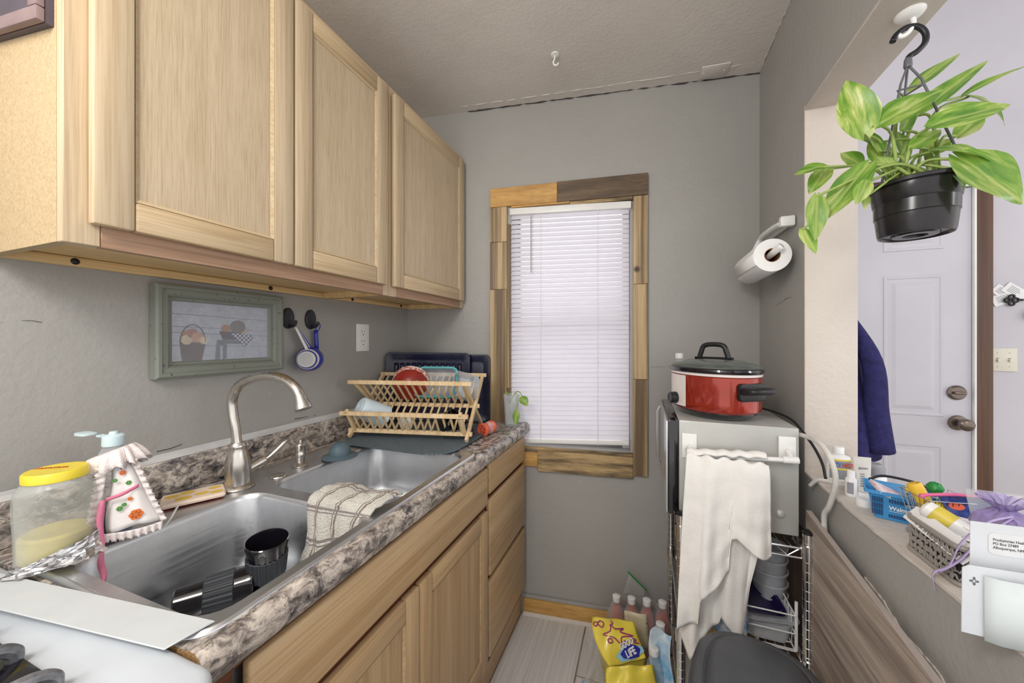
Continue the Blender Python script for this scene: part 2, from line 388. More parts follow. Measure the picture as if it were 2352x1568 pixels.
for k in range(NS):
    t = k/(NS-1); zl = 1.903-(1.903-.848)*t; zr = 1.889-(1.889-.872)*t
    m = MB(WM); rows = []
    for j in range(4):
        a = -.0125+.025*j/3; bow = .0018*(1-(2*j/3-1)**2)
        ang = math.radians(62+random.uniform(-2, 2))
        rows.append((-.006-a*math.cos(ang)-bow, -a*math.sin(ang)*1.0))
    sl = .559+.004*t; sr = 1.104
    m.add([(s, n_, z+dz) for s, z in ((sl, zl), (sr, zr)) for n_, dz in rows], [(j, j+1, 5+j, 4+j) for j in range(3)])
    m.build('slat', M['slat'], bl, smooth='all')
br = MB(WM); br.add([(.562, -.016, .815), (1.104, -.016, .838), (1.104, -.016, .858), (.562, -.016, .835), (.562, .008, .815), (1.104, .008, .838), (1.104, .008, .858), (.562, .008, .835)],
    [(0, 1, 2, 3), (4, 7, 6, 5), (0, 4, 5, 1), (3, 2, 6, 7), (1, 5, 6, 2), (0, 3, 7, 4)])
br.build('bottom_rail', M['white'], bl, bevel=.003)
M['wandm'] = plain('clear_grey_wand', srgb(190, 190, 186), .3)
w = MB(WM); w.tube([(.661, -.026, 1.905), (.661, -.03, 1.885), (.661, -.03, 1.63)], .004, 6); w.build('wand', M['wandm'], bl)
for sx in (.704, .967):
    w = MB(WM); w.tube([(sx, -.0185, 1.905), (sx, -.0185, .83)], .0012, 5); w.build('ladder_cord', M['white'], bl)
# ------------------------------------------------------------------ front door beyond the pass-through
dr = struct(bpy.data.objects.new('door_1', None), 'white six-panel front door with bronze knob and deadbolt'); COL.objects.link(dr)
XA, XB, YD = 1.82, 2.628, 2.375
MB().box(XA, XB, YD, 2.398, .01, 2.04).build('slab', M['entrydoor'], dr, bevel=.002)
for (x0, x1) in ((1.945, 2.165), (2.30, 2.53)):
    for (z0, z1) in ((.22, .80), (.935, 1.632), (1.755, 1.93)):
        m = MB()
        for t0, yy0, yy1 in ((0, -.003, 0), (.02, -.0065, 0)):
            pass
        o4 = [(x0, z0), (x1, z0), (x1, z1), (x0, z1)]
        def ring(d, y): return [(x0+d, YD+y, z0+d), (x1-d, YD+y, z0+d), (x1-d, YD+y, z1-d), (x0+d, YD+y, z1-d)]
        m.loft([ring(0, .001), ring(.004, -.004), ring(.012, -.004), ring(.018, -.001), ring(.034, -.001), ring(.05, -.005)], False, True)
        m.build('panel', M['entrydoor'], dr)
M['bronze'] = plain('satin_bronze', srgb(120, 108, 100), .3, .9)
RX = Matrix.Rotation(math.radians(90), 3, 'X')    # local z -> -y
k1 = MB(); k1.lathe([(.0, .0), (.034, .0), (.036, .004), (.033, .012), (.012, .016), (.011, .03), (.02, .034), (.028, .045), (.028, .058), (.02, .066), (0, .068)], (2.578, YD-.001, .912), 28, RX, cap0=False, cap1=False)
k1.build('knob', M['bronze'], dr, smooth=True)
k2 = MB(); k2.lathe([(0, 0), (.034, 0), (.035, .006), (.028, .016), (.0, .018)], (2.574, YD-.001, 1.057), 28, RX, cap0=False, cap1=False); k2.build('deadbolt', M['bronze'], dr, smooth=True)
k3 = MB(); k3.box(2.552, 2.594, YD-.034, YD-.017, 1.051, 1.063); k3.build('thumb_turn', M['bronze'], dr, bevel=.003)
jm = MB(); jm.box(2.63, 2.637, 2.36, 2.40, 0, 2.05); jm.box(1.80, 2.637, 2.36, 2.40, 2.045, 2.052); jm.build('weatherstrip', M['white'], dr)
cs = struct(MB().box(2.638, 2.70, 2.37, 2.399, 0, 2.053).build('trim_9', M['casing'], None, bevel=.002), 'dark walnut-stained board casing beside the front door')
struct(MB().box(1.75, 2.70, 2.37, 2.399, 2.0535, 2.115).build('trim_10', M['casing'], None, bevel=.002), 'dark walnut-stained board casing over the front door')

crackline('trim_12', [(.0005, .295, 1.345), (.0005, .33, 1.352), (.0005, .36, 1.349)], .0005, M['crackdark'], 'fine crack in the paint on the left wall')
crackline('trim_13', [(.0005, .545, 1.028), (.0005, .60, 1.033)], .0009, M['crackdark'], 'chipped paint line above the backsplash near the faucet')
crackline('trim_14', [(.0005, .93, 1.030), (.0005, 1.02, 1.028)], .0009, M['crackdark'], 'chipped paint line above the backsplash near the dish rack')
crackline('trim_15', [(1.6135, 1.56, 1.44), (1.6135, 1.47, 1.455), (1.6135, 1.42, 1.452)], .0012, M['wall'], 'ridge in the paint under the paper towels')
crackline('trim_16', [(1.19, BW(1.19)-.001, 1.19), (1.40, BW(1.4)-.001, 1.205), (1.61, BW(1.61)-.001, 1.19)], .0016, M['wall'], 'plaster ridge across the window wall above the microwave')
# ------------------------------------------------------------------ upper cabinets
def cabdoor(root, y0, y1, z0, z1, xf=.306, th=.02, st=.052, rail_m='oakh', stile_m='oak', pan_m='oakp', name='door'):
    pm = MB(); pm.box(xf+.002, xf+th-.007, y0+st-.006, y1-st+.006, z0+st-.006, z1-st+.006)
    p = pm.build(name, M[pan_m], root)
    def piece(nm, poly, mt):
        m = MB(); n = len(poly)
        m.prism(poly, xf, xf+th, lambda a, b, c: (c, a, b)); m.build(nm, M[mt], p, bevel=.0045, seg=2)
    piece('stile', [(y0, z0), (y0+st, z0), (y0+st, z1), (y0, z1)], stile_m)
    piece('stile', [(y1-st, z0), (y1, z0), (y1, z1), (y1-st, z1)], stile_m)
    piece('rail', [(y0+st+.0003, z0), (y1-st-.0003, z0), (y1-st-.0003, z0+st), (y0+st+.0003, z0+st)], rail_m)
    piece('rail', [(y0+st+.0003, z1-st), (y1-st-.0003, z1-st), (y1-st-.0003, z1), (y0+st+.0003, z1)], rail_m)
    b = MB(); xi = xf+th-.007; q = .007
    a0, a1, c0, c1 = y0+st, y1-st, z0+st, z1-st
    for (p0, p1, p2, p3) in (((a0, c0), (a1, c0), (a1-q, c0+q), (a0+q, c0+q)), ((a1, c0), (a1, c1), (a1-q, c1-q), (a1-q, c0+q)), ((a1, c1), (a0, c1), (a0+q, c1-q), (a1-q, c1-q)), ((a0, c1), (a0, c0), (a0+q, c0+q), (a0+q, c1-q))):
        b.add([(xi+.0055, *p0), (xi+.0055, *p1), (xi+.001, *p2), (xi+.001, *p3)], [(0, 1, 2, 3)])
    b.build('bead', M[rail_m], p)
    return p
ZB, ZT = 1.469, 2.222
def upper(name, label, ya, yb, angled, doors, screws):
    r = thing(name, label, 'cabinet', (.15, (ya+yb)/2, ZB))
    e = (lambda x: BW(x)-.003) if angled else (lambda x: yb-.0005)
    m = MB(); m.prism([(.001, ya), (.285, ya), (.285, ya+.014), (.001, ya+.014)], ZB+.001, ZT); m.build('side_panel', M['pboard'], r)
    m = MB(); m.prism([(.001, e(.001)-.014), (.285, e(.285)-.014), (.285, e(.285)), (.001, e(.001))], ZB+.001, ZT); m.build('side_panel', M['ply'], r)
    m = MB(); m.prism([(.001, ya+.0145), (.285, ya+.0145), (.285, e(.285)-.0145), (.001, e(.001)-.0145)], ZB+.022, ZB+.034); m.build('bottom_panel', M['ply'], r)
    m = MB(); m.prism([(.001, ya+.0145), (.285, ya+.0145), (.285, e(.285)-.0145), (.001, e(.001)-.0145)], ZT-.014, ZT-.001); m.build('top_panel', M['ply'], r)
    h = MB(); h.box(.001, .019, ya+.0145, e(.001)-.0145, ZB+.002, ZB+.021); hr_ = h.build('hanging_rail', M['ply'], r, bevel=.001)
    yf = e(.305)
    # face frame
    def ff(nm, y0, y1, z0, z1, mt): MB().box(.2855, .305, y0, y1, z0, z1).build(nm, M[mt], r, bevel=.0012, seg=1)
    ff('face_stile', ya, ya+.042, ZB, ZT, 'oak'); ff('face_stile', yf-.03, yf-.0005, ZB, ZT, 'oak')
    ff('face_rail', ya+.0425, yf-.0305, ZB, ZB+.045, 'oakshade'); ff('face_rail', ya+.0425, yf-.0305, ZT-.045, ZT, 'oakh')
    if len(doors) == 2: ff('face_stile', (ya+yb)/2-.03, (ya+yb)/2+.03, ZB+.0455, ZT-.0455, 'oak')
    for d in doors: cabdoor(r, d[0], d[1], 1.503, 2.196)
    for y in screws:
        s = MB(); RY = Matrix.Rotation(math.radians(90), 3, 'Y'); s.lathe([(0, 0), (.007, 0), (.007, .001), (.0045, .003), (0, .0035)], (.0188, y, ZB+.012), 14, RY, cap0=False, cap1=False); s.build('screw', M['screw'], r)
    return r
upper('upper_cabinet', 'pale oak two-door wall cabinet above the sink', .287, 1.056, False, [(.313, .6695), (.6745, 1.026)], [.40, .83])
upper('upper_cabinet', 'pale oak single-door wall cabinet in the corner beside the window', 1.0565, 1.62, True, [(1.066, 1.594)], [1.18, 1.5])
# dark framed panel fixed to the cabinet end above the stove
M['mauve'] = plain('mauve_grey_paint', srgb(132, 112, 112), .5); M['dusk'] = plain('dusky_dark_paint', srgb(78, 70, 80), .5)
pn = thing('hood_panel', 'dark panel with mauve border on the cabinet end above the stove', 'panel', (.14, .27, 1.82))
def lz(x): return 1.857-.158*x
q = MB(); q.prism([(.0, lz(0)), (.278, lz(.278)), (.278, 2.4), (.0, 2.4)], .278, .2865, lambda a, b, c: (a, c, b)); q.build('backing', M['dusk'], pn)
q = MB(); q.prism([(.0, lz(0)), (.278, lz(.278)), (.278, lz(.278)+.022), (0, lz(0)+.022)], .268, .2778, lambda a, b, c: (a, c, b)); q.build('border', M['mauve'], pn, bevel=.002)
q = MB(); q.prism([(.25, lz(.25)+.0225), (.278, lz(.278)+.0225), (.278, 2.4), (.25, 2.4)], .268, .2778, lambda a, b, c: (a, c, b)); q.build('border', M['mauve'], pn, bevel=.002)
# ------------------------------------------------------------------ base cabinets
XF = .612
sb = thing('sink_base_cabinet', 'honey oak sink base cabinet with two doors and false drawer front', 'cabinet', (.3, .74, 0))
def fbox(nm, root, x0, x1, y0, y1, z0, z1, mt, bv=.0012): return MB().box(x0, x1, y0, y1, z0, z1).build(nm, M[mt], root, bevel=bv, seg=1)
fbox('side_panel', sb, .02, XF-.02, .290, .304, .10, .866, 'oak2v'); fbox('side_panel', sb, .02, XF-.02, 1.186, 1.2, .10, .866, 'ply')
fbox('bottom_panel', sb, .02, XF-.02, .3045, 1.1855, .10, .115, 'ply'); fbox('back_panel', sb, .003, .0195, .290, 1.2, .10, .866, 'ply')
fbox('face_stile', sb, XF-.0195, XF, .290, .345, .10, .866, 'oakred'); fbox('face_stile', sb, XF-.0195, XF, 1.17, 1.2, .10, .866, 'oakred')
fbox('face_rail', sb, XF-.0195, XF, .3455, 1.1695, .84, .866, 'oakred'); fbox('face_rail', sb, XF-.0195, XF, .3455, 1.1695, .685, .735, 'oakred'); fbox('face_rail', sb, XF-.0195, XF, .3455, 1.1695, .10, .145, 'oakred')
fbox('toe_kick', sb, .58, .592, .290, 1.2, 0.001, .0995, 'oakred')
fr_ = MB(); fr_.box(XF+.001, XF+.02, .355, 1.194, .715, .848); fr_.build('false_front', M['oak2'], sb, bevel=.006, seg=3)
cabdoor(sb, .345, .7705, .135, .693, XF+.001, .02, .055, 'oak2', 'oak2v', 'oak2v'); cabdoor(sb, .7755, 1.194, .135, .693, XF+.001, .02, .055, 'oak2', 'oak2v', 'oak2v')
db = thing('drawer_base_cabinet', 'honey oak base cabinet with three drawers beside the window', 'cabinet', (.3, 1.42, 0))
m = MB(); m.prism([(.02, 1.2015), (XF-.02, 1.2015), (XF-.02, 1.215), (.02, 1.215)], .10, .866); m.build('side_panel', M['ply'], db)
def wallY(x): return BW(x)-.004
m = MB(); m.prism([(.02, wallY(.02)-.014), (XF-.02, wallY(XF-.02)-.014), (XF-.02, wallY(XF-.02)), (.02, wallY(.02))], .10, .866); m.build('side_panel', M['ply'], db)
ye = wallY(XF)-.001
fbox('face_stile', db, XF-.0195, XF, 1.2015, 1.225, .10, .866, 'oakred'); fbox('face_stile', db, XF-.0195, XF, ye-.03, ye, .10, .866, 'oakred')
for a, b in ((.845, .866), (.70, .76), (.40, .46), (.10, .16)): fbox('face_rail', db, XF-.0195, XF, 1.2255, ye-.0305, a, b, 'oakred')
fbox('toe_kick', db, .592, .604, 1.2015, ye-.002, 0.001, .0995, 'oak2')
for a, b in ((.745, .857), (.444, .724), (.145, .422)):
    m = MB(); m.box(XF+.001, XF+.02, 1.211, ye-.028, a, b); m.build('drawer_front', M['oak2'], db, bevel=.006, seg=3)
# ------------------------------------------------------------------ countertop, backsplash, sink
ct = thing('countertop', 'grey speckled granite-look countertop with rolled front edge', 'countertop', (.3, .9, .87))
m = MB(); yw = lambda x: BW(x)-.0015
nose = [(.585, .914), (.610, .914), (.622, .9165), (.632, .916), (.640, .911), (.6455, .902), (.647, .890), (.646, .878), (.640, .868), (.585, .868)]
ya = .2885
vs = [(a, ya, b) for a, b in nose]+[(a, yw(a), b) for a, b in nose]; n = len(nose)
m.add(vs, [tuple(range(n))[::-1], tuple(range(n, 2*n))]+[(i, (i+1) % n, n+(i+1) % n, n+i) for i in range(n)])
m.build('front_edge', M['granite'], ct, smooth=True, auto=50)
m = MB(); m.box(.0015, .098, ya, yw(.0), .868, .914); m.box(.098, .585, ya, .304, .868, .914)
m.prism([(.098, 1.128), (.585, 1.128), (.585, yw(.585)), (.098, yw(.098))], .868, .914); m.build('worktop', M['granite'], ct)
m = MB(); m.box(.0015, .0205, ya, yw(0)-.001, .9145, 1.003); m.build('backsplash', M['granite'], ct, bevel=.003)
m = MB(); m.prism([(a-.002, b) for a, b in nose[:-1]]+[(.30, .868), (.30, .9135)], ya-.0015, ya-.0002, lambda a, b, c: (a, c, b)); m.build('raw_end', M['pedge'], ct)
M['caulk'] = plain('white_caulk', srgb(196, 196, 196), .6)
m = MB(); m.prism([(.0012, 1.0035), (.014, 1.0035), (.004, 1.012), (.0012, 1.02)], .2885, 1.575, lambda a, b, c: (a, c, b)); m.build('caulk_strip', M['caulk'], ct)
# sink
sk = thing('double_sink', 'stainless steel drop-in double bowl kitchen sink', 'sink', (.35, .73, .91))
ZR = .918
bowls = [(.198, .590, .322, .652), (.198, .590, .69, 1.112)]
bm = bmesh.new()
def loop(pts):
    vs = [bm.verts.new(p) for p in pts]
    return vs, [bm.edges.new((vs[i], vs[(i+1) % len(vs)])) for i in range(len(vs))]
lo = Vector(sk.location)
es = []
for pts in [rrect(.080, .606, .305, 1.138, .035, ZR)]+[rrect(b[0], b[1], b[2], b[3], .05, ZR) for b in bowls]:
    es += loop([Vector(p)-lo for p in pts])[1]
bmesh.ops.triangle_fill(bm, edges=es, use_beauty=True)
me = bpy.data.meshes.new('rim'); bm.to_mesh(me); bm.free(); me.materials.append(M['steel'])
o = bpy.data.objects.new('rim', me); COL.objects.link(o); o.parent = sk
m = MB(); m.loft([rrect(.080, .606, .305, 1.138, .035, ZR), rrect(.077, .609, .302, 1.141, .038, ZR+.003), rrect(.072, .614, .297, 1.146, .042, ZR+.0025), rrect(.069, .617, .294, 1.149, .044, ZR-.0035)], False, False)
m.build('rim_edge', M['steel'], sk, smooth='all')
for b in bowls:
    m = MB(); rs = []
    for d, z, r in ((0, ZR, .05), (.003, ZR-.003, .049), (.006, ZR-.012, .048), (.012, ZR-.14, .056), (.018, ZR-.172, .055), (.032, ZR-.186, .05), (.06, ZR-.19, .045), (.13, ZR-.194, .01)):
        rs.append(rrect(b[0]+d, b[1]-d, b[2]+d, b[3]-d, r, z))
    m.loft(rs, False, True); bo = m.build('bowl', M['steel'], sk, smooth='all')
    c = ((b[0]+b[1])/2, (b[2]+b[3])/2, ZR-.1935)
    m = MB(); m.lathe([(.045, .0), (.043, .002), (.036, .0015), (.03, -.0), (0, -.0)], c, 28, cap0=False, cap1=False); m.build('drain', M['chrome'], bo, smooth='all')
m = MB(); m.lathe([(.0, .005), (.018, .005), (.021, .003), (.022, 0)], (.171, .743, ZR+.0005), 28, cap0=False, cap1=False); m.build('hole_cover', M['nickel'], sk, smooth=True)
m = MB(); m.lathe([(.0, .001), (.0195, .001), (.0205, -.001)], (.147, .55, ZR+.0002), 20, cap0=False, cap1=False)
# ------------------------------------------------------------------ stove and gap cover
st = thing('stove', 'white enamel gas range beside the countertop', 'stove', (.3, -.1, 0))
m = MB(); m.box(.02, .67, -.47, .281, .02, .872); m.build('body', M['enamel'], st, bevel=.01)
m = MB(); rs = []
for d, z, r in ((.006, .866, .03), (.0, .872, .034), (.0, .902, .034), (.002, .9075, .034), (.006, .9105, .032), (.012, .911, .03), (.03, .909, .03), (.046, .903, .03), (.06, .899, .03)):
    rs.append(rrect(.004+d, .694-d, -.47+d, .2862-d, r, z+.004, 8))
m.loft(rs, True, True); m.build('cooktop', M['enamel'], st, smooth='all')
m = MB(); m.box(.06, .575, -.40, .214, .9005, .9105); m.build('burner_well', M['blackg'], st, bevel=.001)
M['iron'] = plain('worn_grey_iron', srgb(140, 142, 146), .35, .5, var=.3, vs=60)
g = MB()
m.box
for y in (-.38, -.2, 0): g.tube([(.1, y, .93), (.54, y, .93)], .006, 6)
gr = g.build('grate', M['iron'], st)
for x in (.12, .22, .32, .42, .52):
    b = MB(); b.tube(catmull([(x, -.36, .934), (x, .10, .934), (x, .17, .934), (x, .196, .93), (x, .208, .920), (x, .209, .910)], 5), .008, 8); b.build('grate_bar', M['iron'], gr, smooth=True)
gc = MB(); gc.prism([(.03, .196), (.597, .2735), (.606, .326), (.03, .252)], .9222, .9245)
tag(gc.build('gap_cover', M['whitepaint'], None, bevel=.0008, seg=1), 'white strip covering the gap between stove and countertop', 'strip')
# ------------------------------------------------------------------ faucet, soap pump, strainer
fc = thing('kitchen_faucet', 'brushed nickel gooseneck faucet with side lever', 'faucet', (.147, .649, .9185))
m = MB(); m.lathe([(.0, 0), (.036, 0), (.038, .003), (.034, .008), (.0285, .012), (.028, .02), (.030, .045), (.0285, .07), (.022, .095), (.019, .105), (.0195, .108), (.0195, .114), (.017, .117), (.016, .12), (0, .12)], (.145, .649, .9187), 36, cap0=False, cap1=False)
m.build('base', M['nickel'], fc, smooth=True)
pth = [(.143, .649, 1.03), (.139, .649, 1.05), (.134, .649, 1.08), (.124, .649, 1.119), (.124, .649, 1.155), (.150, .649, 1.191), (.207, .649, 1.214), (.266, .649, 1.221), (.32, .649, 1.213), (.357, .649, 1.192), (.375, .649, 1.166)]
m = MB(); m.tube(catmull(pth, 6), .0118, 16); m.build('gooseneck', M['nickel'], fc, smooth='all')
d = (Vector((.383, .649, 1.145))-Vector((.372, .649, 1.172))).normalized(); R = d.to_track_quat('Z', 'Y').to_matrix()
m = MB(); m.lathe([(.0, -.004), (.0125, -.004), (.0135, 0), (.014, .006), (.016, .014), (.0195, .024), (.0195, .030), (.017, .032), (.0, .0325)], (.372, .649, 1.172), 24, R, cap0=False, cap1=False); m.build('spray_head', M['nickel'], fc, smooth=True)
d = Vector((.06, .93, .28)).normalized(); R = d.to_track_quat('Z', 'Y').to_matrix()
m = MB(); m.lathe([(.0, 0), (.015, 0), (.014, .02), (.0165, .04), (.0165, .052), (.012, .056), (0, .056)], (.150, .662, .958), 24, R, cap0=False, cap1=False); m.build('valve_arm', M['nickel'], fc, smooth=True)
m = MB(); m.tube(catmull([(.152, .712, .972), (.156, .73, .982), (.162, .75, .999), (.166, .765, 1.013), (.168, .776, 1.018)], 5), [.007+.0035*abs(math.sin(i*.16)) for i in range(21)], 12, flat=.7); m.build('lever', M['nickel'], fc, smooth='all')
sp = thing('soap_dispenser', 'brushed nickel soap dispenser base without pump on the sink deck', 'soap dispenser', (.153, .828, .9185))
m = MB(); m.lathe([(0, 0), (.022, 0), (.023, .003), (.018, .008), (.0125, .012), (.0125, .03), (.0155, .033), (.0155, .04), (.0145, .042), (.0145, .058), (.0155, .06), (.0165, .066), (.014, .070), (.006, .072), (.005, .082), (0, .083)], (.153, .828, .9187), 28, cap0=False, cap1=False); m.build('body', M['nickel'], sp, smooth=True)
M['silic'] = plain('blue_grey_silicone', srgb(88, 106, 116), .5, var=.06)
m = MB(); m.lathe([(.056, 0), (.057, .002), (.045, .006), (.033, .009), (.034, .016), (.030, .03), (.022, .042), (.014, .048), (.010, .048), (.010, .04)], (.204, .935, .9215), 40, cap0=True, cap1=False)
tag(m.build('sink_stopper', M['silic'], None, smooth=True), 'blue-grey silicone sink stopper with hollow dome on the sink rim', 'stopper')
# ------------------------------------------------------------------ drying mat, dish rack
def matmat():
    t = NT('ribbed_grey_mat'); v = t.coords(rnd=False); w = t.n('ShaderNodeTexWave'); w.inputs['Scale'].default_value = 42; w.inputs['Distortion'].default_value = 2.5; w.inputs['Detail Scale'].default_value = 4
    w.bands_direction = 'Y'; t.l(v, w.inputs['Vector']); t.color(t.ramp(w.outputs[0], [(.2, srgb(74, 86, 94)), (.8, srgb(112, 126, 134))])); t.b.inputs['Roughness'].default_value = .7
    t.bump(w.outputs[0], .6, .004); return t.m
m = MB(); m.prism(rrect(.06, .545, 1.04, 1.475, .1, None, 10), .9217, .9262)
dm = m.build('drying_mat', matmat(), None, bevel=.001, seg=1); tag(dm, 'blue-grey ribbed drying mat under the dish rack', 'mat')
M['bamboo'] = wood('pale_bamboo', srgb(236, 212, 172), srgb(214, 184, 138), 'z', 1, .45, .6)
dk = thing('dish_rack', 'two-tier folding bamboo dish rack on the drying mat', 'dish rack', (.3, 1.3, .927))
E1 = Vector((.977, .213, 0)); E2 = Vector((-.213, .977, 0)); O0 = Vector((.085, 1.103, .9275))
def rp(u, w, z): return O0+E1*u+E2*w+Vector((0, 0, z))
def bar(name, p, q, wd, th, parent, up=None):
    p, q = Vector(p), Vector(q); t = (q-p).normalized(); a = E1 if abs(t.dot(E1)) < .9 else Vector((0, 0, 1)); b = t.cross(a).normalized(); a = b.cross(t)
    m = MB(); vs = []
    for c in (p, q): vs += [c+a*wd/2+b*th/2, c-a*wd/2+b*th/2, c-a*wd/2-b*th/2, c+a*wd/2-b*th/2]
    m.add(vs, [(0, 1, 2, 3), (7, 6, 5, 4), (0, 4, 5, 1), (1, 5, 6, 2), (2, 6, 7, 3), (3, 7, 4, 0)])
    return m.build(name, M['bamboo'], parent, bevel=.0012, seg=1)
L = .462
A0, A1 = (-.005, .008), (.275, .226)    # (w,z) of plane A: front foot to rear top
B0, B1 = (.30, .004), (.015, .218)      # plane B: rear foot to front top
def lerp2(a, b, t): return (a[0]+(b[0]-a[0])*t, a[1]+(b[1]-a[1])*t)
LB = lerp2(A0, A1, .09); LF = (LB[0]-.058, LB[1]+.078); CR = (.142, .112)
for u in (-.004, L+.004):
    bar('leg', rp(u, *A0), rp(u, *A1), .012, .018, dk)
    bar('leg', rp(u*1.0+(.013 if u < 0 else -.013), *B0), rp(u+(.013 if u < 0 else -.013), *B1), .012, .018, dk)
    bar('tier_arm', rp(u+(.013 if u < 0 else -.013), *LB), rp(u+(.013 if u < 0 else -.013), LF[0]-.006, LF[1]+.012), .012, .016, dk)
for w, z in (A1, B1, CR, LB, LF):
    bar('rail', rp(-.02, w, z), rp(L+.02, w, z), .016, .013, dk)
NSL = 15
for k in range(NSL):
    u = .025+(L-.05)*k/(NSL-1)
    bar('slat', rp(u, *lerp2(A0, A1, .12)), rp(u, A1[0]+.004, A1[1]+.004), .008, .006, dk)
    bar('slat', rp(u+.006, CR[0]-.008, CR[1]+.006), rp(u+.006, B1[0]-.003, B1[1]+.008), .008, .006, dk)
    bar('slat', rp(u+.006, LB[0]-.004, LB[1]+.006), rp(u+.006, LF[0]-.004, LF[1]+.008), .008, .006, dk)
# dishes in the rack
M['redpl'] = plain('red_plastic', srgb(150, 46, 36), .35, var=.15); M['pinkfloral'] = NT('pink_floral')
def floral(name, a, b, sc, lo, hi, rough=.3):
    t = NT(name); v = t.coords(rnd=False); f = t.noise(v, sc, 5, .6, .6); t.color(t.ramp(f, [(lo, a), (hi, b)])); t.b.inputs['Roughness'].default_value = rough; return t.m
bpy.data.materials.remove(M['pinkfloral'].m); M['pinkfloral'] = floral('red_white_floral', srgb(196, 110, 92), srgb(236, 226, 220), 90, .48, .54)
def orient(c, zdir, xdir=(1, 0, 0)):
    z = Vector(zdir).normalized(); x = Vector(xdir); x = (x-z*x.dot(z)).normalized(); y = z.cross(x)
    return Matrix(((x.x, y.x, z.x, c[0]), (x.y, y.y, z.y, c[1]), (x.z, y.z, z.z, c[2]), (0, 0, 0, 1)))
bowlM = orient(rp(.175, .16, .185), E1*.25-E2*.85-Vector((0, 0, .35)))
m = MB(bowlM); bwl = thing('red_bowl', 'red bowl with white-patterned rim standing in the top tier of the dish rack', 'bowl', rp(.175, .16, .15))
m.lathe([(.034, .034), (.036, .037), (.04, .036), (.058, .022), (.074, -.012), (.070, -.012), (.052, .02), (0, .03)], n=36, cap0=True, cap1=False); m.build('body', M['redpl'], bwl, smooth=True)
m = MB(bowlM); m.lathe([(.0745, -.0125), (.080, -.036), (.077, -.036), (.0705, -.0125)], n=36, cap0=False, cap1=False); m.build('rim', M['pinkfloral'], bwl, smooth=True)
pm = MB(orient(rp(.16, .165, .175), E1*.15-E2*.85+Vector((0, 0, .3)))); pm.loft([[(x, y, -.004) for x, y in rrect(-.06, .06, -.055, .055, .012)], [(x, y, .012) for x, y in rrect(-.064, .064, -.058, .058, .014)], [(x, y, .012) for x, y in rrect(-.061, .061, -.055, .055, .012)], [(x, y, 0) for x, y in rrect(-.058, .058, -.052, .052, .01)]])
M['frost'] = clear('frosted_clear_plastic', srgb(220, 226, 232), .35, .25)
M['teal'] = plain('teal_plastic', srgb(96, 178, 184), .35)
fc1 = thing('food_container', 'clear food container with teal rim leaning in the dish rack', 'container', rp(.27, .17, .15))
CM = orient(rp(.285, .17, .205), -E2*.9+Vector((0, 0, .42)), E1)
m = MB(CM); m.loft([[(x, y, 0) for x, y in rrect(-.09, .09, -.065, .065, .03)], [(x, y, -.03) for x, y in rrect(-.084, .084, -.059, .059, .028)], [(x, y, -.034) for x, y in rrect(-.08, .08, -.055, .055, .026)]], False, True); m.build('tub', M['frost'], fc1, smooth=True)
m = MB(CM); r0 = rrect(-.09, .09, -.065, .065, .03); m.tube([(x, y, 0) for x, y in r0]+[(r0[0][0], r0[0][1], 0)], .0055, 8); m.build('seal_rim', M['teal'], fc1, smooth='all')
fc2 = MB(orient(rp(.40, .185, .175), E1*.45-E2*.7+Vector((0, 0, .45)), E1)); fc2.loft([[(x, y, 0) for x, y in rrect(-.05, .05, -.05, .05, .02)], [(x, y, .045) for x, y in rrect(-.056, .056, -.056, .056, .022)], [(x, y, .045) for x, y in rrect(-.054, .054, -.054, .054, .021)], [(x, y, .002) for x, y in rrect(-.048, .048, -.048, .048, .02)]], True, True)
tag(fc2.build('food_container', M['frost'], None, smooth=True), 'small square frosted container at the right end of the dish rack', 'container')
M['bluewhite'] = plain('pale_blue_plastic', srgb(206, 222, 232), .35, var=.02); M['navyp'] = plain('navy_print', srgb(40, 52, 140), .4)
tb = thing('plastic_cup', 'pale blue plastic cup lying in the lower tier of the dish rack', 'cup', rp(.09, .05, .06))
TM = orient((.118, 1.118, 1.05), Vector((-.40, -.78, .48)), (0, 0, 1))
m = MB(TM); m.lathe([(0, .002), (.012, .002), (.013, .004), (.022, .004), (.024, .002), (.036, .002), (.04, -.002), (.042, -.02), (.046, -.11), (.0475, -.112), (.045, -.112), (.041, -.02), (0, -.012)], n=36, cap0=False, cap1=False); m.build('body', M['bluewhite'], tb, smooth=True)
m = MB(TM)
pts = [TM @ Vector((.0475*math.cos(a), .0475*math.sin(a), -.085+.008*math.sin(4*a))) for a in [i*.12+1.6 for i in range(16)]]
m = MB(); m.tube(pts, .0022, 6); m.build('stripe', M['navyp'], tb)
M['whitegl'] = plain('white_ceramic', srgb(236, 234, 230), .2, var=.02)
for k, (u, lab) in enumerate(((.17, 'small white saucer standing in the lower tier of the dish rack'),)):
    m = MB(orient(rp(u+.03, .05, .055), E1*.9-E2*.3+Vector((0, 0, .2)))); m.lathe([(0, 0), (.02, 0), (.032, .005), (.033, .007), (.02, .003), (0, .003)], n=32, cap0=False, cap1=False)
    tag(m.build('saucer', M['whitegl'], None, smooth=True), lab, 'saucer')
m = MB(orient(rp(.365, .045, .06), E1*.75-E2*.3+Vector((0, 0, .3)))); m.lathe([(0, 0), (.035, 0), (.04, .004), (.042, .05), (.044, .052), (.04, .05), (.038, .006), (0, .004)], n=32, cap0=False, cap1=False)
tag(m.build('black_cup', M['blackg'], None, smooth=True), 'black cup tipped over in the lower tier of the dish rack', 'cup')
m = MB(orient(rp(.447, .09, .011), (0, 0, 1))); m.lathe([(0, 0), (.026, 0), (.028, .003), (.026, .018), (.02, .02), (0, .02)], n=28, cap0=False, cap1=False)
tag(m.build('jar_lid', M['navyenamel'], None, smooth=True), 'dark purple round lid on the mat beside the dish rack', 'lid')
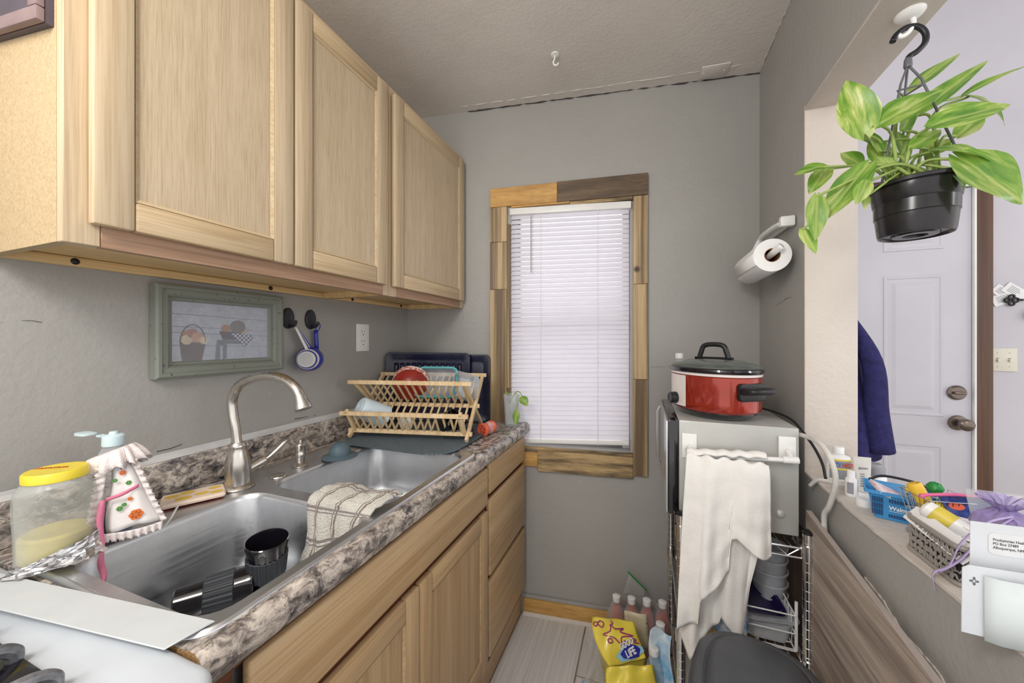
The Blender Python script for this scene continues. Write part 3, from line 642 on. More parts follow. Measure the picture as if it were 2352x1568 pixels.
# ------------------------------------------------------------------ baking trays leaning across the corner
def tray(name, label, TL, TR, BL, depth, rim, slots, mat):
    TL, TR, BL = Vector(TL), Vector(TR), Vector(BL); e = TR-TL; g = BL-TL; w, h = e.length, g.length; e.normalize(); g = (g-e*g.dot(e)); h = g.length; g.normalize(); nrm = e.cross(g)
    if nrm.y > 0: nrm = -nrm
    r = thing(name, label, 'tray', TL+g*h+e*w/2)
    P = lambda a, b, c: TL+e*a+g*b+nrm*c
    m = MB(); rr = lambda d, c, r_: [P(x, y, c) for x, y in rrect(d, w-d, d, h-d, r_)]
    m.loft([rr(0, depth, .025), rr(.002, depth+.003, .025), rr(.008, depth+.003, .022), rr(rim, .004, .018), rr(rim+.01, .003, .014)], False, True)
    m.loft([rr(0, depth, .025), rr(rim-.002, .0, .018)], False, True); m.build('pan', mat, r, smooth=True)
    if slots:
        for k in range(slots):
            x = .05+(w-.1)*k/(slots-1); m = MB()
            m.loft([[P(x+sx*.011, y, .0035) for sx, y in ((-1, .05), (1, .05), (1, h*.45), (-1, h*.45))], [P(x+sx*.006, y, .014) for sx, y in ((-1, .062), (1, .062), (1, h*.43), (-1, h*.43))]], False, True)
            rb = m.build('raised_rib', mat, r, bevel=.003)
            for q in range(4):
                m = MB(); y = .075+(h*.42-.09)*q/3; m.prism([(x-.003, y), (x+.003, y), (x+.003, y+.016), (x-.003, y+.016)], .0142, .0148, P); m.build('slot', M['black'], rb)
    return r
tray('baking_tray', 'large dark navy enamel roasting tray leaning at the back corner', (.055, 1.50, 1.238), (.455, 1.62, 1.238), (.120, 1.482, .9165), .012, .03, 0, M['navyenamel'])
tray('broiler_pan', 'ribbed navy enamel broiler pan in front of the roasting tray', (.012, 1.398, 1.254), (.372, 1.566, 1.248), (.030, 1.392, .930), .010, .03, 12, M['navyenamel'])
# ------------------------------------------------------------------ leaves
def leafmat():
    t = NT('variegated_leaf'); v = t.coords((1, .16, 1)); f = t.noise(v, 60, 4, .6, .35); g = t.noise(v, 18, 2)
    c = t.ramp(f, [(.36, srgb(92, 142, 52)), (.50, srgb(140, 178, 74)), (.58, srgb(188, 206, 112)), (.66, srgb(226, 230, 168))])
    oi = t.n('ShaderNodeObjectInfo'); c = t.mix(t.ramp(oi.outputs['Random'], [(0, (0, 0, 0, 1)), (1, (.5, .5, .5, 1))]), c, srgb(104, 150, 58))
    sx = t.n('ShaderNodeSeparateXYZ'); tc = t.n('ShaderNodeTexCoord'); t.l(tc.outputs['Object'], sx.inputs[0]); ab = t.n('ShaderNodeMath', operation='ABSOLUTE'); t.l(sx.outputs[0], ab.inputs[0])
    c = t.mix(t.ramp(ab.outputs[0], [(.0006, (.7, .7, .7, 1)), (.0018, (0, 0, 0, 1))]), c, srgb(190, 205, 120))
    t.color(c); t.b.inputs['Roughness'].default_value = .32; t.bump(f, .15, .002)
    tr = t.n('ShaderNodeBsdfTranslucent'); t.l(c, tr.inputs[0]); ms = t.n('ShaderNodeMixShader'); ms.inputs[0].default_value = .35
    t.l(t.b.outputs[0], ms.inputs[1]); t.l(tr.outputs[0], ms.inputs[2]); t.l(ms.outputs[0], t.out.inputs[0]); return t.m
M['leaf'] = leafmat()
M['stem'] = plain('green_stem', srgb(150, 172, 92), .4, var=.12)
def leaf(parent, base, tip, width, nrm, fold=.25, curl=.12, name='leaf'):
    base, tip, nrm = Vector(base), Vector(tip), Vector(nrm); y = tip-base; Ln = y.length; y.normalize()
    z = (nrm-y*nrm.dot(y)).normalized(); x = y.cross(z)
    m = MB(); nu, nv = 8, 12
    def fn(a, b):
        s = a*2-1; w = width/2*min(1, (b/.30)**.5 if b < .30 else 1.0)*(1.0 if b < .30 else math.cos((b-.30)/.70*math.pi/2)**.85)
        if b == 0: w = width*.06
        yy = b*Ln-abs(s)**1.3*width*.22*max(0, 1-b/.35)
        return (s*w, yy, fold*abs(s)*w-curl*Ln*(b*b)*1.0+.02*width*math.sin(b*9+s*2))
    m.grid(fn, nu, nv); o_ = Vector((0, 0, 0)); q = parent
    while q is not None: o_ += q.location; q = q.parent
    o = m.build(name, M['leaf'], None, smooth='all'); o.parent = parent
    # keep the tip where asked: tilt the frame up by the curl
    ang = math.atan(curl); R = Matrix.Rotation(ang, 3, 'X')
    B = Matrix((x, y, z)).transposed() @ R; b = base-o_
    o.matrix_local = Matrix(((B[0][0], B[0][1], B[0][2], b.x), (B[1][0], B[1][1], B[1][2], b.y), (B[2][0], B[2][1], B[2][2], b.z), (0, 0, 0, 1)))
    return o
# ------------------------------------------------------------------ water glass with a pothos cutting, orange shaker
gl = thing('water_glass', 'clear glass of water at the counter end by the window', 'glass', (.585, 1.565, .9145))
M['clearg'] = clear('clear_glass', srgb(225, 232, 236), .16, .04); M['water'] = clear('water', srgb(226, 232, 236), .22, .02)
m = MB(); m.lathe([(0, 0), (.027, 0), (.029, .002), (.038, .145), (.0365, .145), (.0275, .012), (0, .010)], (.585, 1.565, .9148), 32, cap0=False, cap1=False); m.build('tumbler', M['clearg'], gl, smooth=True)
m = MB(); m.lathe([(0, .0125), (.0268, .0125), (.0335, .098), (0, .099)], (.585, 1.565, .9148), 32, cap0=False, cap1=False); m.build('water', M['water'], gl, smooth=True)
ctg = thing('pothos_cutting', 'small green pothos cutting hanging out of the water glass', 'plant', (.585, 1.565, .93))
m = MB(); m.tube(catmull([(.58, 1.56, .93), (.572, 1.56, .99), (.59, 1.555, 1.04), (.615, 1.55, 1.075), (.635, 1.548, 1.07), (.645, 1.546, 1.045)], 6), .0022, 6); m.build('stem', M['stem'], ctg, smooth='all')
m = MB(); m.tube(catmull([(.61, 1.55, 1.073), (.622, 1.53, 1.06), (.624, 1.525, 1.01), (.626, 1.52, .99)], 6), .0018, 6); m.build('stem', M['stem'], ctg, smooth='all')
leaf(ctg, (.642, 1.546, 1.05), (.672, 1.535, 1.015), .042, (.3, -.9, .5)); leaf(ctg, (.626, 1.52, .995), (.622, 1.515, .93), .034, (.4, -.9, .1)); leaf(ctg, (.57, 1.55, 1.06), (.565, 1.54, 1.075), .016, (.2, -.9, .4))
M['coral'] = plain('coral_plastic', srgb(226, 106, 78), .35, var=.06)
osk = thing('salt_shaker', 'coral plastic shaker lying on the countertop near the glass', 'shaker', (.535, 1.362, .9145))
SM = orient((.546, 1.375, .943), Vector((-.25, -.96, -.05)), (0, 0, 1))
m = MB(SM); m.lathe([(0, -.045), (.012, -.045), (.014, -.04), (.024, -.036), (.026, -.03), (.026, -.022), (.021, -.018), (.020, .006), (.026, .012), (.028, .03), (.026, .033), (.022, .034), (.021, .028), (0, .028)], n=28, cap0=False, cap1=False); m.build('body', M['coral'], osk, smooth=True)
m = MB(SM); m.lathe([(.0208, -.016), (.0245, -.013), (.0245, .004), (.0208, .007)], n=28, cap0=False, cap1=False); m.build('clear_collar', M['frost'], osk, smooth=True)
m = MB(SM)
for k in range(5): m.lathe([(0, .0285), (.003, .0285), (.003, .0305), (0, .0305)], (.011*math.cos(k*1.257), .011*math.sin(k*1.257), 0), 10, cap0=False, cap1=False)
m.build('pour_holes', M['redpl'], osk)
# ------------------------------------------------------------------ things in the near bowl
M['ribsil'] = plain('black_ribbed_silicone', srgb(56, 60, 66), .5, var=.06)
def tumbler(label, c, zd, xd):
    r = thing('ribbed_tumbler', label, 'tumbler', c, 'black tumblers in the sink'); T = orient(c, zd, xd)
    m = MB(T); m.lathe([(0, 0), (.028, 0), (.031, .003), (.035, .06), (.0355, .062), (.0405, .118), (.0425, .124), (.043, .132), (.041, .134), (.0395, .13), (.037, .11), (.031, .02), (0, .012)], n=40, cap0=False, cap1=False); m.build('cup', M['blackg'], r, smooth=True)
    m = MB(T); n = 96; rings = []
    for z, r0 in ((.048, .0345), (.05, .0365), (.098, .0405), (.100, .0388)):
        rings.append([((r0+(.0011 if k % 4 < 2 else -.0004))*math.cos(2*math.pi*k/n), (r0+(.0011 if k % 4 < 2 else -.0004))*math.sin(2*math.pi*k/n), z) for k in range(n)])
    m.loft(rings, False, False); m.build('grip_sleeve', M['ribsil'], r); return r
tumbler('black tumbler with ribbed sleeve standing upright in the sink', (.347, .583, .7275), (.10, -.06, 1), (1, 0, 0))
tumbler('black tumbler with ribbed sleeve lying on its side in the sink', (.258, .452, .768), Vector((.58, .80, -.02)), (0, 0, 1))
for k, (c, r0, lab) in enumerate((((.375, .52, .73), .05, 'round clear lid lying flat in the sink beside the tumblers'), ((.30, .41, .731), .04, 'smaller clear lid in the sink near the stove'))):
    m = MB(orient(c, (.05, -.1, 1))); m.lathe([(0, .004), (.03*r0/.05, .004), (r0*.8, .007), (r0, .004), (r0+.002, .001), (r0, 0), (r0*.7, .002), (0, .001)], n=36, cap0=False, cap1=False)
    tag(m.build('container_cover', M['frost'], None, smooth=True), lab, 'lid')
# striped towel over the divider
def plaid(name, base, stripe, s2):
    t = NT(name); tc = t.n('ShaderNodeUVMap'); sx = t.n('ShaderNodeSeparateXYZ'); t.l(tc.outputs[0], sx.inputs[0]); col = None
    c = base
    for ax, per in ((0, 3.2), (1, 3.0)):
        mu = t.n('ShaderNodeMath', operation='MULTIPLY'); t.l(sx.outputs[ax], mu.inputs[0]); mu.inputs[1].default_value = per
        fr = t.n('ShaderNodeMath', operation='FRACT'); t.l(mu.outputs[0], fr.inputs[0])
        k = t.ramp(fr.outputs[0], [(0, (0, 0, 0, 1)), (.55, (0, 0, 0, 1)), (.56, (1, 1, 1, 1)), (.60, (1, 1, 1, 1)), (.61, (0, 0, 0, 1)), (.66, (0, 0, 0, 1)), (.67, (1, 1, 1, 1)), (.75, (1, 1, 1, 1)), (.76, (0, 0, 0, 1))][:9])
        c = t.mix(k, c, stripe if ax == 0 else s2)
    t.color(c); t.b.inputs['Roughness'].default_value = .95; v = t.coords(rnd=False); t.bump(t.noise(v, 260, 4), 1.0, .008); return t.m
def cloth(name, fn, nu, nv, mat, thick=.003):
    m = MB(); m.grid(fn, nu, nv); o = m.build(name, mat, None, smooth='all')
    me = o.data; uv = me.uv_layers.new(name='UVMap'); loc = {}
    # remove_doubles keeps the order when nothing merges
    for p in me.polygons:
        for li in p.loop_indices:
            vi = me.loops[li].vertex_index; uv.data[li].uv = ((vi % (nu+1))/nu, (vi//(nu+1))/nv)
    md = o.modifiers.new('solid', 'SOLIDIFY'); md.thickness = thick; md.offset = 1
    return o
def dtowel(a, b):
    x = .412+.172*a+.010*math.sin(b*7+a*3)
    wv = .008*math.sin(a*14+1)+.005*math.sin(a*31+b*5)+.002*math.sin(a*70+b*40)
    if b < .62:      # hanging into near bowl
        k = b/.62; z = .775+.150*k**.9+.01*a*(1-k)*2+.055*a*a*(1-k); y = .642+wv*(1-k)+.006*k-.012*(1-k)
        x -= .03*(1-k)*(1-a)
    else:
        k = (b-.62)/.38; z = .9265+.010*math.sin(k*2.6)+.004*abs(math.sin(a*17+k*9)); y = .648+.085*k+.008*math.sin(a*9)
        x += .03*k*a
    return (x, y, z)
tw = cloth('dish_towel', dtowel, 40, 36, plaid('plaid_terry', srgb(228, 224, 214), srgb(150, 134, 124), srgb(160, 150, 146)), .005)
tag(tw, 'cream plaid terry dish towel draped over the sink divider', 'towel')
# ------------------------------------------------------------------ jar, foil, soap bottle, sponge cloth
jr = thing('glass_jar', 'large jar with yellow lid and some fat in it by the stove', 'jar', (.168, .325, .9215))
c = (.168, .325, .922)
M['jarg'] = clear('cloudy_jar_glass', srgb(206, 208, 202), .14, .12); M['fat'] = plain('yellowish_fat', srgb(232, 218, 140), .35, var=.08); M['yellowlid'] = plain('yellow_plastic', srgb(236, 214, 66), .35, var=.04)
m = MB(); m.lathe([(0, 0), (.04, 0), (.046, .006), (.047, .05), (.049, .10), (.048, .122), (.042, .136), (.037, .142), (.036, .150), (.034, .150), (.035, .14), (.046, .12), (.045, .05), (.044, .008), (0, .004)], c, 40, sx=1.06, sy=1.0, cap0=False, cap1=False); m.build('jar_body', M['jarg'], jr, smooth=True)
m = MB(); m.lathe([(0, .0045), (.0425, .008), (.0435, .046), (.038, .05), (0, .046)], c, 40, sx=1.05, cap0=False, cap1=False); m.build('contents', M['fat'], jr, smooth=True)
m = MB(); m.lathe([(.0385, .142), (.0395, .143), (.0395, .156), (.037, .159), (.033, .1585), (0, .1585)], c, 40, cap0=False, cap1=False); ld = m.build('lid', M['yellowlid'], jr, smooth=True)
M['redp'] = plain('red_print', srgb(196, 70, 34), .5)
text('lid_print', 'mmmm', .016, M['redp'], ld, (c[0]-.012, c[1]-.004, c[2]+.159), (.83, .55, 0), (-.55, .83, 0), 'CENTER', .0002)
M['foil'] = plain('crumpled_foil', srgb(214, 214, 216), .25, 1.0, var=.1, vs=60)
def foilsheet(name, fn, lab):
    m = MB(); m.grid(fn, 18, 12); m2 = random.Random(3)
    m.v = [p+Vector((m2.uniform(-1, 1), m2.uniform(-1, 1), m2.uniform(-.3, 1)))*.0026 for p in m.v]
    tag(m.build(name, M['foil'], None, solid=.0006), lab, 'foil')
def foil1(a, b):
    an = math.radians(-75+110*a); r0 = .055+.004*math.sin(a*9); z = .927+.040*b*(.15+.85*a); rr = r0+.004*b+.018*(1-b)**3
    return (c[0]+rr*math.cos(an)*1.05, c[1]+rr*math.sin(an)*.98+.0, z)
foilsheet('foil_wrap', foil1, 'crumpled aluminium foil around the base of the jar')
bt = thing('dish_soap_bottle', 'clear dish soap bottle with blue liquid behind the jar', 'bottle', (.155, .405, .9215))
bc = (.155, .405, .922)
M['petclear'] = clear('clear_bottle_plastic', srgb(214, 220, 226), .16, .1); M['bluesoap'] = plain('blue_soap', srgb(30, 40, 128), .12, var=.1, coat=.5); M['capm'] = clear('pale_blue_cap_plastic', srgb(206, 228, 234), .8, .3); M['capm'] = plain('pale_blue_cap', srgb(206, 226, 232), .35, var=.03)
m = MB(); m.lathe([(0, 0), (.033, 0), (.036, .004), (.037, .03), (.033, .08), (.036, .12), (.034, .15), (.022, .172), (.015, .178), (.015, .186), (0, .186)], bc, 32, sx=1, sy=.72, cap0=False, cap1=False); m.build('bottle_body', M['petclear'], bt, smooth=True)
m = MB(); m.lathe([(0, .003), (.0345, .004), (.0355, .03), (.0325, .062), (0, .062)], bc, 32, sx=1, sy=.70, cap0=False, cap1=False); m.build('soap', M['bluesoap'], bt, smooth=True)
m = MB(); m.lathe([(0, .178), (.0165, .178), (.017, .18), (.0165, .197), (.013, .2), (.007, .2005), (.006, .206), (0, .206)], bc, 28, cap0=False, cap1=False); cp_ = m.build('cap', M['capm'], bt, smooth=True)
m = MB(); m.loft([[(bc[0]-.045+x*.9, bc[1]-.022+y, bc[2]+.199+(x+.0)*.05) for x, y in rrect(-.024, .024, -.011, .011, .010)], [(bc[0]-.045+x, bc[1]-.022+y, bc[2]+.204) for x, y in rrect(-.024, .024, -.011, .011, .010)]]); m.build('flip_top', M['capm'], cp_, bevel=.001)
m = MB(); m.box(bc[0]-.024, bc[0]-.012, bc[1]-.016, bc[1]-.006, bc[2]+.196, bc[2]+.2); m.build('hinge', M['capm'], cp_)
M['labelw'] = plain('pale_label', srgb(224, 230, 232), .4, var=.03); M['navytext'] = plain('navy_lettering', srgb(28, 44, 110), .5)
lb = MB(); lb.grid(lambda a, b: (bc[0]+.0372*math.cos(math.radians(-125+70*a)), bc[1]+.0275*math.sin(math.radians(-125+70*a)), bc[2]+.06+.055*b), 10, 2); lbl = lb.build('label', M['labelw'], bt, smooth='all')
text('label_print', 'DAWN', .017, M['navytext'], lbl, (bc[0]-.002, bc[1]-.0292, bc[2]+.095), (.93, -.36, 0), (0, 0, 1), 'CENTER', .0002, .8, .0004)
# lace-trimmed little apron tied round the bottle
ap = thing('bottle_apron', 'white lace-trimmed fabric apron with flowers tied round the soap bottle', 'apron', (.19, .385, .93))
M['lace'] = plain('white_lace', srgb(240, 230, 228), .9, var=.1, vs=300, bump=.6, bs=500); M['linen'] = plain('white_printed_cloth', srgb(244, 240, 238), .85, var=.02, bump=.15, bs=600)
vd = Vector((bc[0]-1.165, bc[1], 0)).normalized(); vr = Vector((-vd.y, vd.x, 0))*-1   # away from camera; to the right in view
def AP(r, t, z): return Vector((bc[0], bc[1], 0))+vr*r-vd*t+Vector((0, 0, z))
def apron(a, b):     # b 0 top..1 bottom
    w = .012+.030*b; x = .008+.026*b+w*(a*2-1)+.003*math.sin(b*6); t = .040+.016*b-.012*abs(a*2-1)**2+.003*math.sin(a*12)
    return AP(x, t, 1.075-.128*b-.008*abs(a*2-1)*b)
m = MB(); m.grid(apron, 10, 14); m.build('panel', M['linen'], ap, smooth='all', solid=.0012)
def ruffle(path, wdt, amp, freq, nm='lace_ruffle', side=None):
    P = [Vector(p) for p in path]; n = len(P)-1; m = MB()
    def fn(a, b):
        i = min(n-1, int(a*n)); f = a*n-i; p = P[i].lerp(P[i+1], f); tg = (P[i+1]-P[i]).normalized(); sd = Vector(side(a)) if side else vd.cross(tg)
        return p+sd*(wdt*b)*(1+.12*math.sin(a*freq*2.1))+(-vd)*(amp*math.sin(a*freq)*b)
    m.grid(fn, 90, 4); return m.build(nm, M['lace'], ap, smooth='all', solid=.001)
ruffle(catmull([AP(-.008, .046, 1.07), AP(-.012, .05, 1.03), AP(-.018, .052, .985), AP(-.024, .05, .945)], 8), .014, .004, 60, side=lambda a: -vr)
ruffle(catmull([AP(.022, .04, 1.075), AP(.036, .046, 1.03), AP(.050, .05, .985), AP(.066, .05, .938)], 8), .009, .004, 60, side=lambda a: vr)
ruffle(catmull([AP(-.03, .05, .948), AP(.0, .056, .942), AP(.035, .056, .938), AP(.068, .05, .938)], 8), .016, .004, 60, side=lambda a: Vector((0, 0, -1)))
ring = [Vector((bc[0], bc[1], 1.078))+Vector((.033*math.cos(t_), .028*math.sin(t_), .012*math.sin(t_+1))) for t_ in [i*2*math.pi/32 for i in range(33)]]
for wz, am in ((.028, .006), (.018, .009)):
    m = MB()
    def fr3(a, b, wz=wz, am=am):
        i = min(31, int(a*32)); p = ring[i].lerp(ring[i+1], a*32-i); o = (p-Vector((bc[0], bc[1], p.z))).normalized()
        return p+o*(wz*b*.8+am*math.sin(a*80)*b)+Vector((0, 0, -.022*b*b+.012*(1-b)+am*.8*math.cos(a*80)*b))
    m.grid(fr3, 120, 4); m.build('collar_ruffle', M['lace'], ap, smooth='all', solid=.001)
M['pinkrib'] = plain('pink_ribbon', srgb(226, 130, 160), .6, var=.06)
m = MB(); P = catmull([AP(-.014, .058, 1.01), AP(-.017, .062, .97), AP(-.013, .066, .93), AP(-.016, .08, .905), AP(-.012, .085, .875), AP(-.016, .088, .84), AP(-.012, .09, .80)], 6)
m.grid(lambda a, b: P[min(len(P)-1, int(b*(len(P)-1)))]+vr*(.007*(a-.5)*(1+.4*math.sin(b*14)))-vd*.002*math.sin(a*3+b*9), 2, len(P)-1); m.build('ribbon', M['pinkrib'], ap, smooth='all', solid=.0006)
m = MB(); P = catmull([AP(-.010, .054, 1.008), AP(.012, .058, 1.014), AP(.034, .050, 1.022)], 6); m.grid(lambda a, b: P[min(len(P)-1, int(b*(len(P)-1)))]+Vector((0, 0, .007*(a-.5))), 2, len(P)-1); m.build('ribbon', M['pinkrib'], ap, smooth='all', solid=.0006)
M['orangefl'] = plain('orange_print', srgb(226, 120, 56), .7); M['greenfl'] = plain('green_print', srgb(96, 160, 84), .7); M['purplefl'] = plain('purple_print', srgb(150, 90, 150), .7)
def flower(rx, tz, z, rad, mt, nm='printed_flower'):
    m = MB()
    for k in range(6):
        a = k*math.pi/3; m.lathe([(0, 0), (rad*.42, 0), (rad*.42, .0006), (0, .0006)], (0, 0, 0), 10, cap0=False, cap1=False); n_ = 40
        m.v[-n_:] = [AP(rx, tz, z)+vr*(v.x+rad*.55*math.cos(a))+Vector((0, 0, v.y+rad*.55*math.sin(a)))-vd*v.z for v in m.v[-n_:]]
    m.build(nm, M[mt], ap)
flower(.030, .0585, .968, .011, 'orangefl'); flower(.022, .054, 1.0, .004, 'orangefl'); flower(.012, .046, 1.052, .005, 'orangefl'); flower(.012, .047, 1.062, .004, 'purplefl')
flower(.008, .053, .985, .005, 'greenfl', 'printed_leaf'); flower(.014, .0535, .991, .004, 'greenfl', 'printed_leaf'); flower(.002, .049, 1.040, .004, 'greenfl', 'printed_leaf'); flower(.020, .049, 1.031, .0045, 'greenfl', 'printed_leaf')
# banana-print pad on the sink deck
M['padpink'] = plain('pale_pink_cloth', srgb(236, 216, 198), .85, var=.03, bump=.3, bs=500); M['padyel'] = plain('yellow_print', srgb(226, 192, 82), .85, var=.05)
pad = thing('sponge_pad', 'cloth sponge pad with yellow print lying on the sink deck', 'sponge', (.125, .565, .9215))
PM = Matrix.Translation((.125, .565, .922)) @ Matrix.Rotation(math.radians(-42+90), 4, 'Z') @ Matrix.Rotation(math.radians(2), 4, 'X')
PM = Matrix.Translation((.122, .562, .922)) @ Matrix.Rotation(math.radians(62), 4, 'Z')
m = MB(PM); m.loft([[(x, y, .001) for x, y in rrect(-.058, .058, -.036, .036, .006)], [(x, y, .006) for x, y in rrect(-.06, .06, -.038, .038, .007)], [(x, y, .011) for x, y in rrect(-.057, .057, -.035, .035, .006)]]); m.build('pad', M['padpink'], pad, smooth=True)
for k, (x, y, r) in enumerate(((-.04, .012, .014), (-.012, .02, .014), (-.02, -.016, .016), (.015, -.008, .014), (.04, .016, .013), (.042, -.018, .013))):
    m = MB(PM); m.lathe([(0, .0112), (r, .0112), (r, .0116), (0, .0116)], (x, y, 0), 18, sy=.72, cap0=False, cap1=False); m.build('printed_spot', M['padyel'], pad)
m = MB(PM); m.box(-.055, .055, -.033, .033, -.0002, .0008); m.build('backing', M['coral'], pad)
m = MB(); m.tube(catmull([(.16, .51, .932), (.185, .49, .93), (.20, .475, .924), (.215, .46, .922)], 5), .0022, 6, flat=.4); m.build('hanging_tab', M['white'], pad)
# ------------------------------------------------------------------ things on the left wall
M['sage'] = floral('chipped_sage_paint', srgb(60, 64, 62), srgb(130, 135, 126), 90, .30, .36, .5)
pf = thing('picture_frame', 'distressed sage green picture frame hanging on the wall above the sink', 'picture frame', (.002, .70, 1.215))
FY0, FY1, FZ0, FZ1 = .531, .868, 1.214, 1.456
prof = [(0, .002), (0, .027), (.005, .031), (.012, .031), (.015, .027), (.026, .026), (.031, .021), (.033, .013), (.038, .012), (.042, .009)]
corners = [(FY0, FZ0, 1, 1), (FY1, FZ0, -1, 1), (FY1, FZ1, -1, -1), (FY0, FZ1, 1, -1)]
for k in range(4):
    m = MB(); a, b = corners[k], corners[(k+1) % 4]
    for d0, d1 in zip(prof[:-1], prof[1:]):
        m.add([(d0[1], a[0]+a[2]*d0[0], a[1]+a[3]*d0[0]), (d0[1], b[0]+b[2]*d0[0], b[1]+b[3]*d0[0]), (d1[1], b[0]+b[2]*d1[0], b[1]+b[3]*d1[0]), (d1[1], a[0]+a[2]*d1[0], a[1]+a[3]*d1[0])], [(0, 1, 2, 3)])
    m.build('moulding', M['sage'], pf, smooth=True, auto=25)
IY0, IY1, IZ0, IZ1 = FY0+.041, FY1-.041, FZ0+.041, FZ1-.041
def flat(nm, poly, x, c, par, rough=.5, th=.0004):
    mt = M.get(c) if isinstance(c, str) else plain(nm+'_print', c, rough, var=.08, vs=120)
    m = MB(); m.prism(poly, x, x+th, lambda a, b, q: (q, a, b)); return m.build(nm, mt, par)
pr_ = flat('print', [(IY0, IZ0), (IY1, IZ0), (IY1, IZ1), (IY0, IZ1)], .0075, srgb(196, 202, 212), pf)
def py(a): return IY0+(IY1-IY0)*a
def pz(b): return IZ0+(IZ1-IZ0)*b
def ell(cx_, cy_, rx, ry, n=20, a0=0, a1=360): return [(py(cx_)+rx*math.cos(math.radians(a0+(a1-a0)*k/n)), pz(cy_)+ry*math.sin(math.radians(a0+(a1-a0)*k/n))) for k in range(n)]
for b in (.27, .48, .58, .79): flat('plank_joint', [(py(0), pz(b)), (py(1), pz(b-.05)), (py(1), pz(b-.045)), (py(0), pz(b+.008))], .0080, srgb(86, 92, 104), pr_)
flat('stool', [(py(.40), pz(.0)), (py(.42), pz(.36)), (py(.72), pz(.34)), (py(.72), pz(.28)), (py(.52), pz(.29)), (py(.52), pz(.02)), (py(.48), pz(0)), (py(.48), pz(.26)), (py(.45), pz(.26)), (py(.45), pz(0))], .0085, srgb(112, 128, 130), pr_)
flat('wicker_basket', [(py(.09), pz(0)), (py(.07), pz(.32)), (py(.31), pz(.32)), (py(.27), pz(0))], .0085, srgb(110, 94, 82), pr_)
m = MB(); m.tube([(.009, py(.19)+.029*math.cos(t_), pz(.32)+.048*math.sin(t_)) for t_ in [i*math.pi/14 for i in range(15)]], .0012, 6); m.build('basket_handle', plain('wicker_print', srgb(104, 84, 66), .6), pr_)
for (a, b, r, c_) in ((.13, .36, .013, srgb(226, 212, 176)), (.23, .40, .014, srgb(214, 168, 138)), (.29, .35, .011, srgb(228, 214, 186)), (.18, .47, .013, srgb(178, 122, 100)), (.12, .46, .009, srgb(190, 140, 112))): flat('flower', ell(a, b, r, r), .0090+a*.001, c_, pr_)
flat('bread_basket', [(py(.44), pz(.52)), (py(.48), pz(.36)), (py(.66), pz(.36)), (py(.72), pz(.50))], .0086, srgb(92, 80, 84), pr_)
for (a, b, rx, ry, c_) in ((.51, .57, .012, .011, srgb(186, 134, 92)), (.64, .60, .022, .020, srgb(128, 120, 112)), (.63, .55, .011, .010, srgb(176, 112, 100)), (.70, .54, .013, .011, srgb(214, 186, 160))): flat('fruit', ell(a, b, rx, ry), .0090+b*.001, c_, pr_)
def gingham():
    t = NT('gingham_print'); ck = t.n('ShaderNodeTexChecker'); ck.inputs['Scale'].default_value = 160; ck.inputs['Color1'].default_value = srgb(70, 80, 120); ck.inputs['Color2'].default_value = srgb(222, 224, 232)
    t.l(t.coords(rnd=False), ck.inputs['Vector']); t.color(ck.outputs[0]); return t.m
M['gingham'] = gingham()
flat('gingham_cloth', [(py(.55), pz(.48)), (py(.80), pz(.46)), (py(.82), pz(.36)), (py(.72), pz(.23)), (py(.64), pz(.34))], .0098, 'gingham', pr_)
M['pglass'] = clear('picture_glass', srgb(210, 214, 226), .12, .03)
flat('glass', [(IY0, IZ0), (IY1, IZ0), (IY1, IZ1), (IY0, IZ1)], .0108, 'pglass', pf)
# outlet
ol = thing('wall_outlet', 'white duplex outlet on the wall under the corner cabinet', 'outlet', (.001, 1.255, 1.262))
m = MB(); m.box(.0008, .006, 1.217, 1.292, 1.262, 1.381); m.build('cover_plate', M['white'], ol, bevel=.002)
M['slot'] = plain('dark_slot', srgb(60, 60, 64), .7)
for z in (1.300, 1.343):
    m = MB(); m.prism(rrect(1.237, 1.272, z-.0165, z+.0165, .004), .0062, .008, lambda a, b, c: (c, a, b)); f = m.build('receptacle', M['white'], ol)
    m = MB(); m.box(.0082, .0085, 1.245, 1.247, z+.001, z+.010); m.box(.0082, .0085, 1.260, 1.262, z+.001, z+.010); m.box(.0082, .0085, 1.2515, 1.2565, z-.011, z-.006); m.build('slots', M['slot'], f)
# hooks with measuring cups and spoons
M['hookm'] = plain('black_hook_plastic', srgb(44, 44, 50), .4, var=.08); M['cobalt'] = plain('cobalt_plastic', srgb(48, 62, 168), .25, var=.06); M['offw'] = plain('off_white_plastic', srgb(222, 220, 212), .35, var=.03); M['graycup'] = plain('pale_grey_plastic', srgb(176, 176, 176), .4, var=.03)
def hook(y, lab):
    r = thing('adhesive_hook', lab, 'hook', (.001, y, 1.36), 'adhesive hooks above the faucet')
    m = MB(); el = lambda ry, rz, x, cz: [(x, y+ry*math.cos(t_), cz+rz*math.sin(t_)) for t_ in [i*2*math.pi/28 for i in range(28)]]
    m.loft([el(.022, .036, .001, 1.387), el(.022, .036, .007, 1.387), el(.019, .033, .010, 1.387), el(.013, .020, .0105, 1.391), el(.011, .018, .0095, 1.391)], True, True); m.build('base', M['hookm'], r, smooth=True)
    m = MB(); m.tube(catmull([(.009, y, 1.362), (.022, y, 1.358), (.034, y+.002, 1.364), (.04, y+.002, 1.378)], 5), .0045, 8); m.build('prong', M['hookm'], r, smooth='all'); return r
hook(.903, 'black oval adhesive hook holding the measuring cups'); hook(.992, 'black oval adhesive hook holding the measuring spoons')
mc = thing('measuring_cups', 'set of nested blue and white measuring cups hanging from a hook', 'measuring cups', (.05, .93, 1.21))
ax = Vector((.62, -.78, .03)).normalized()
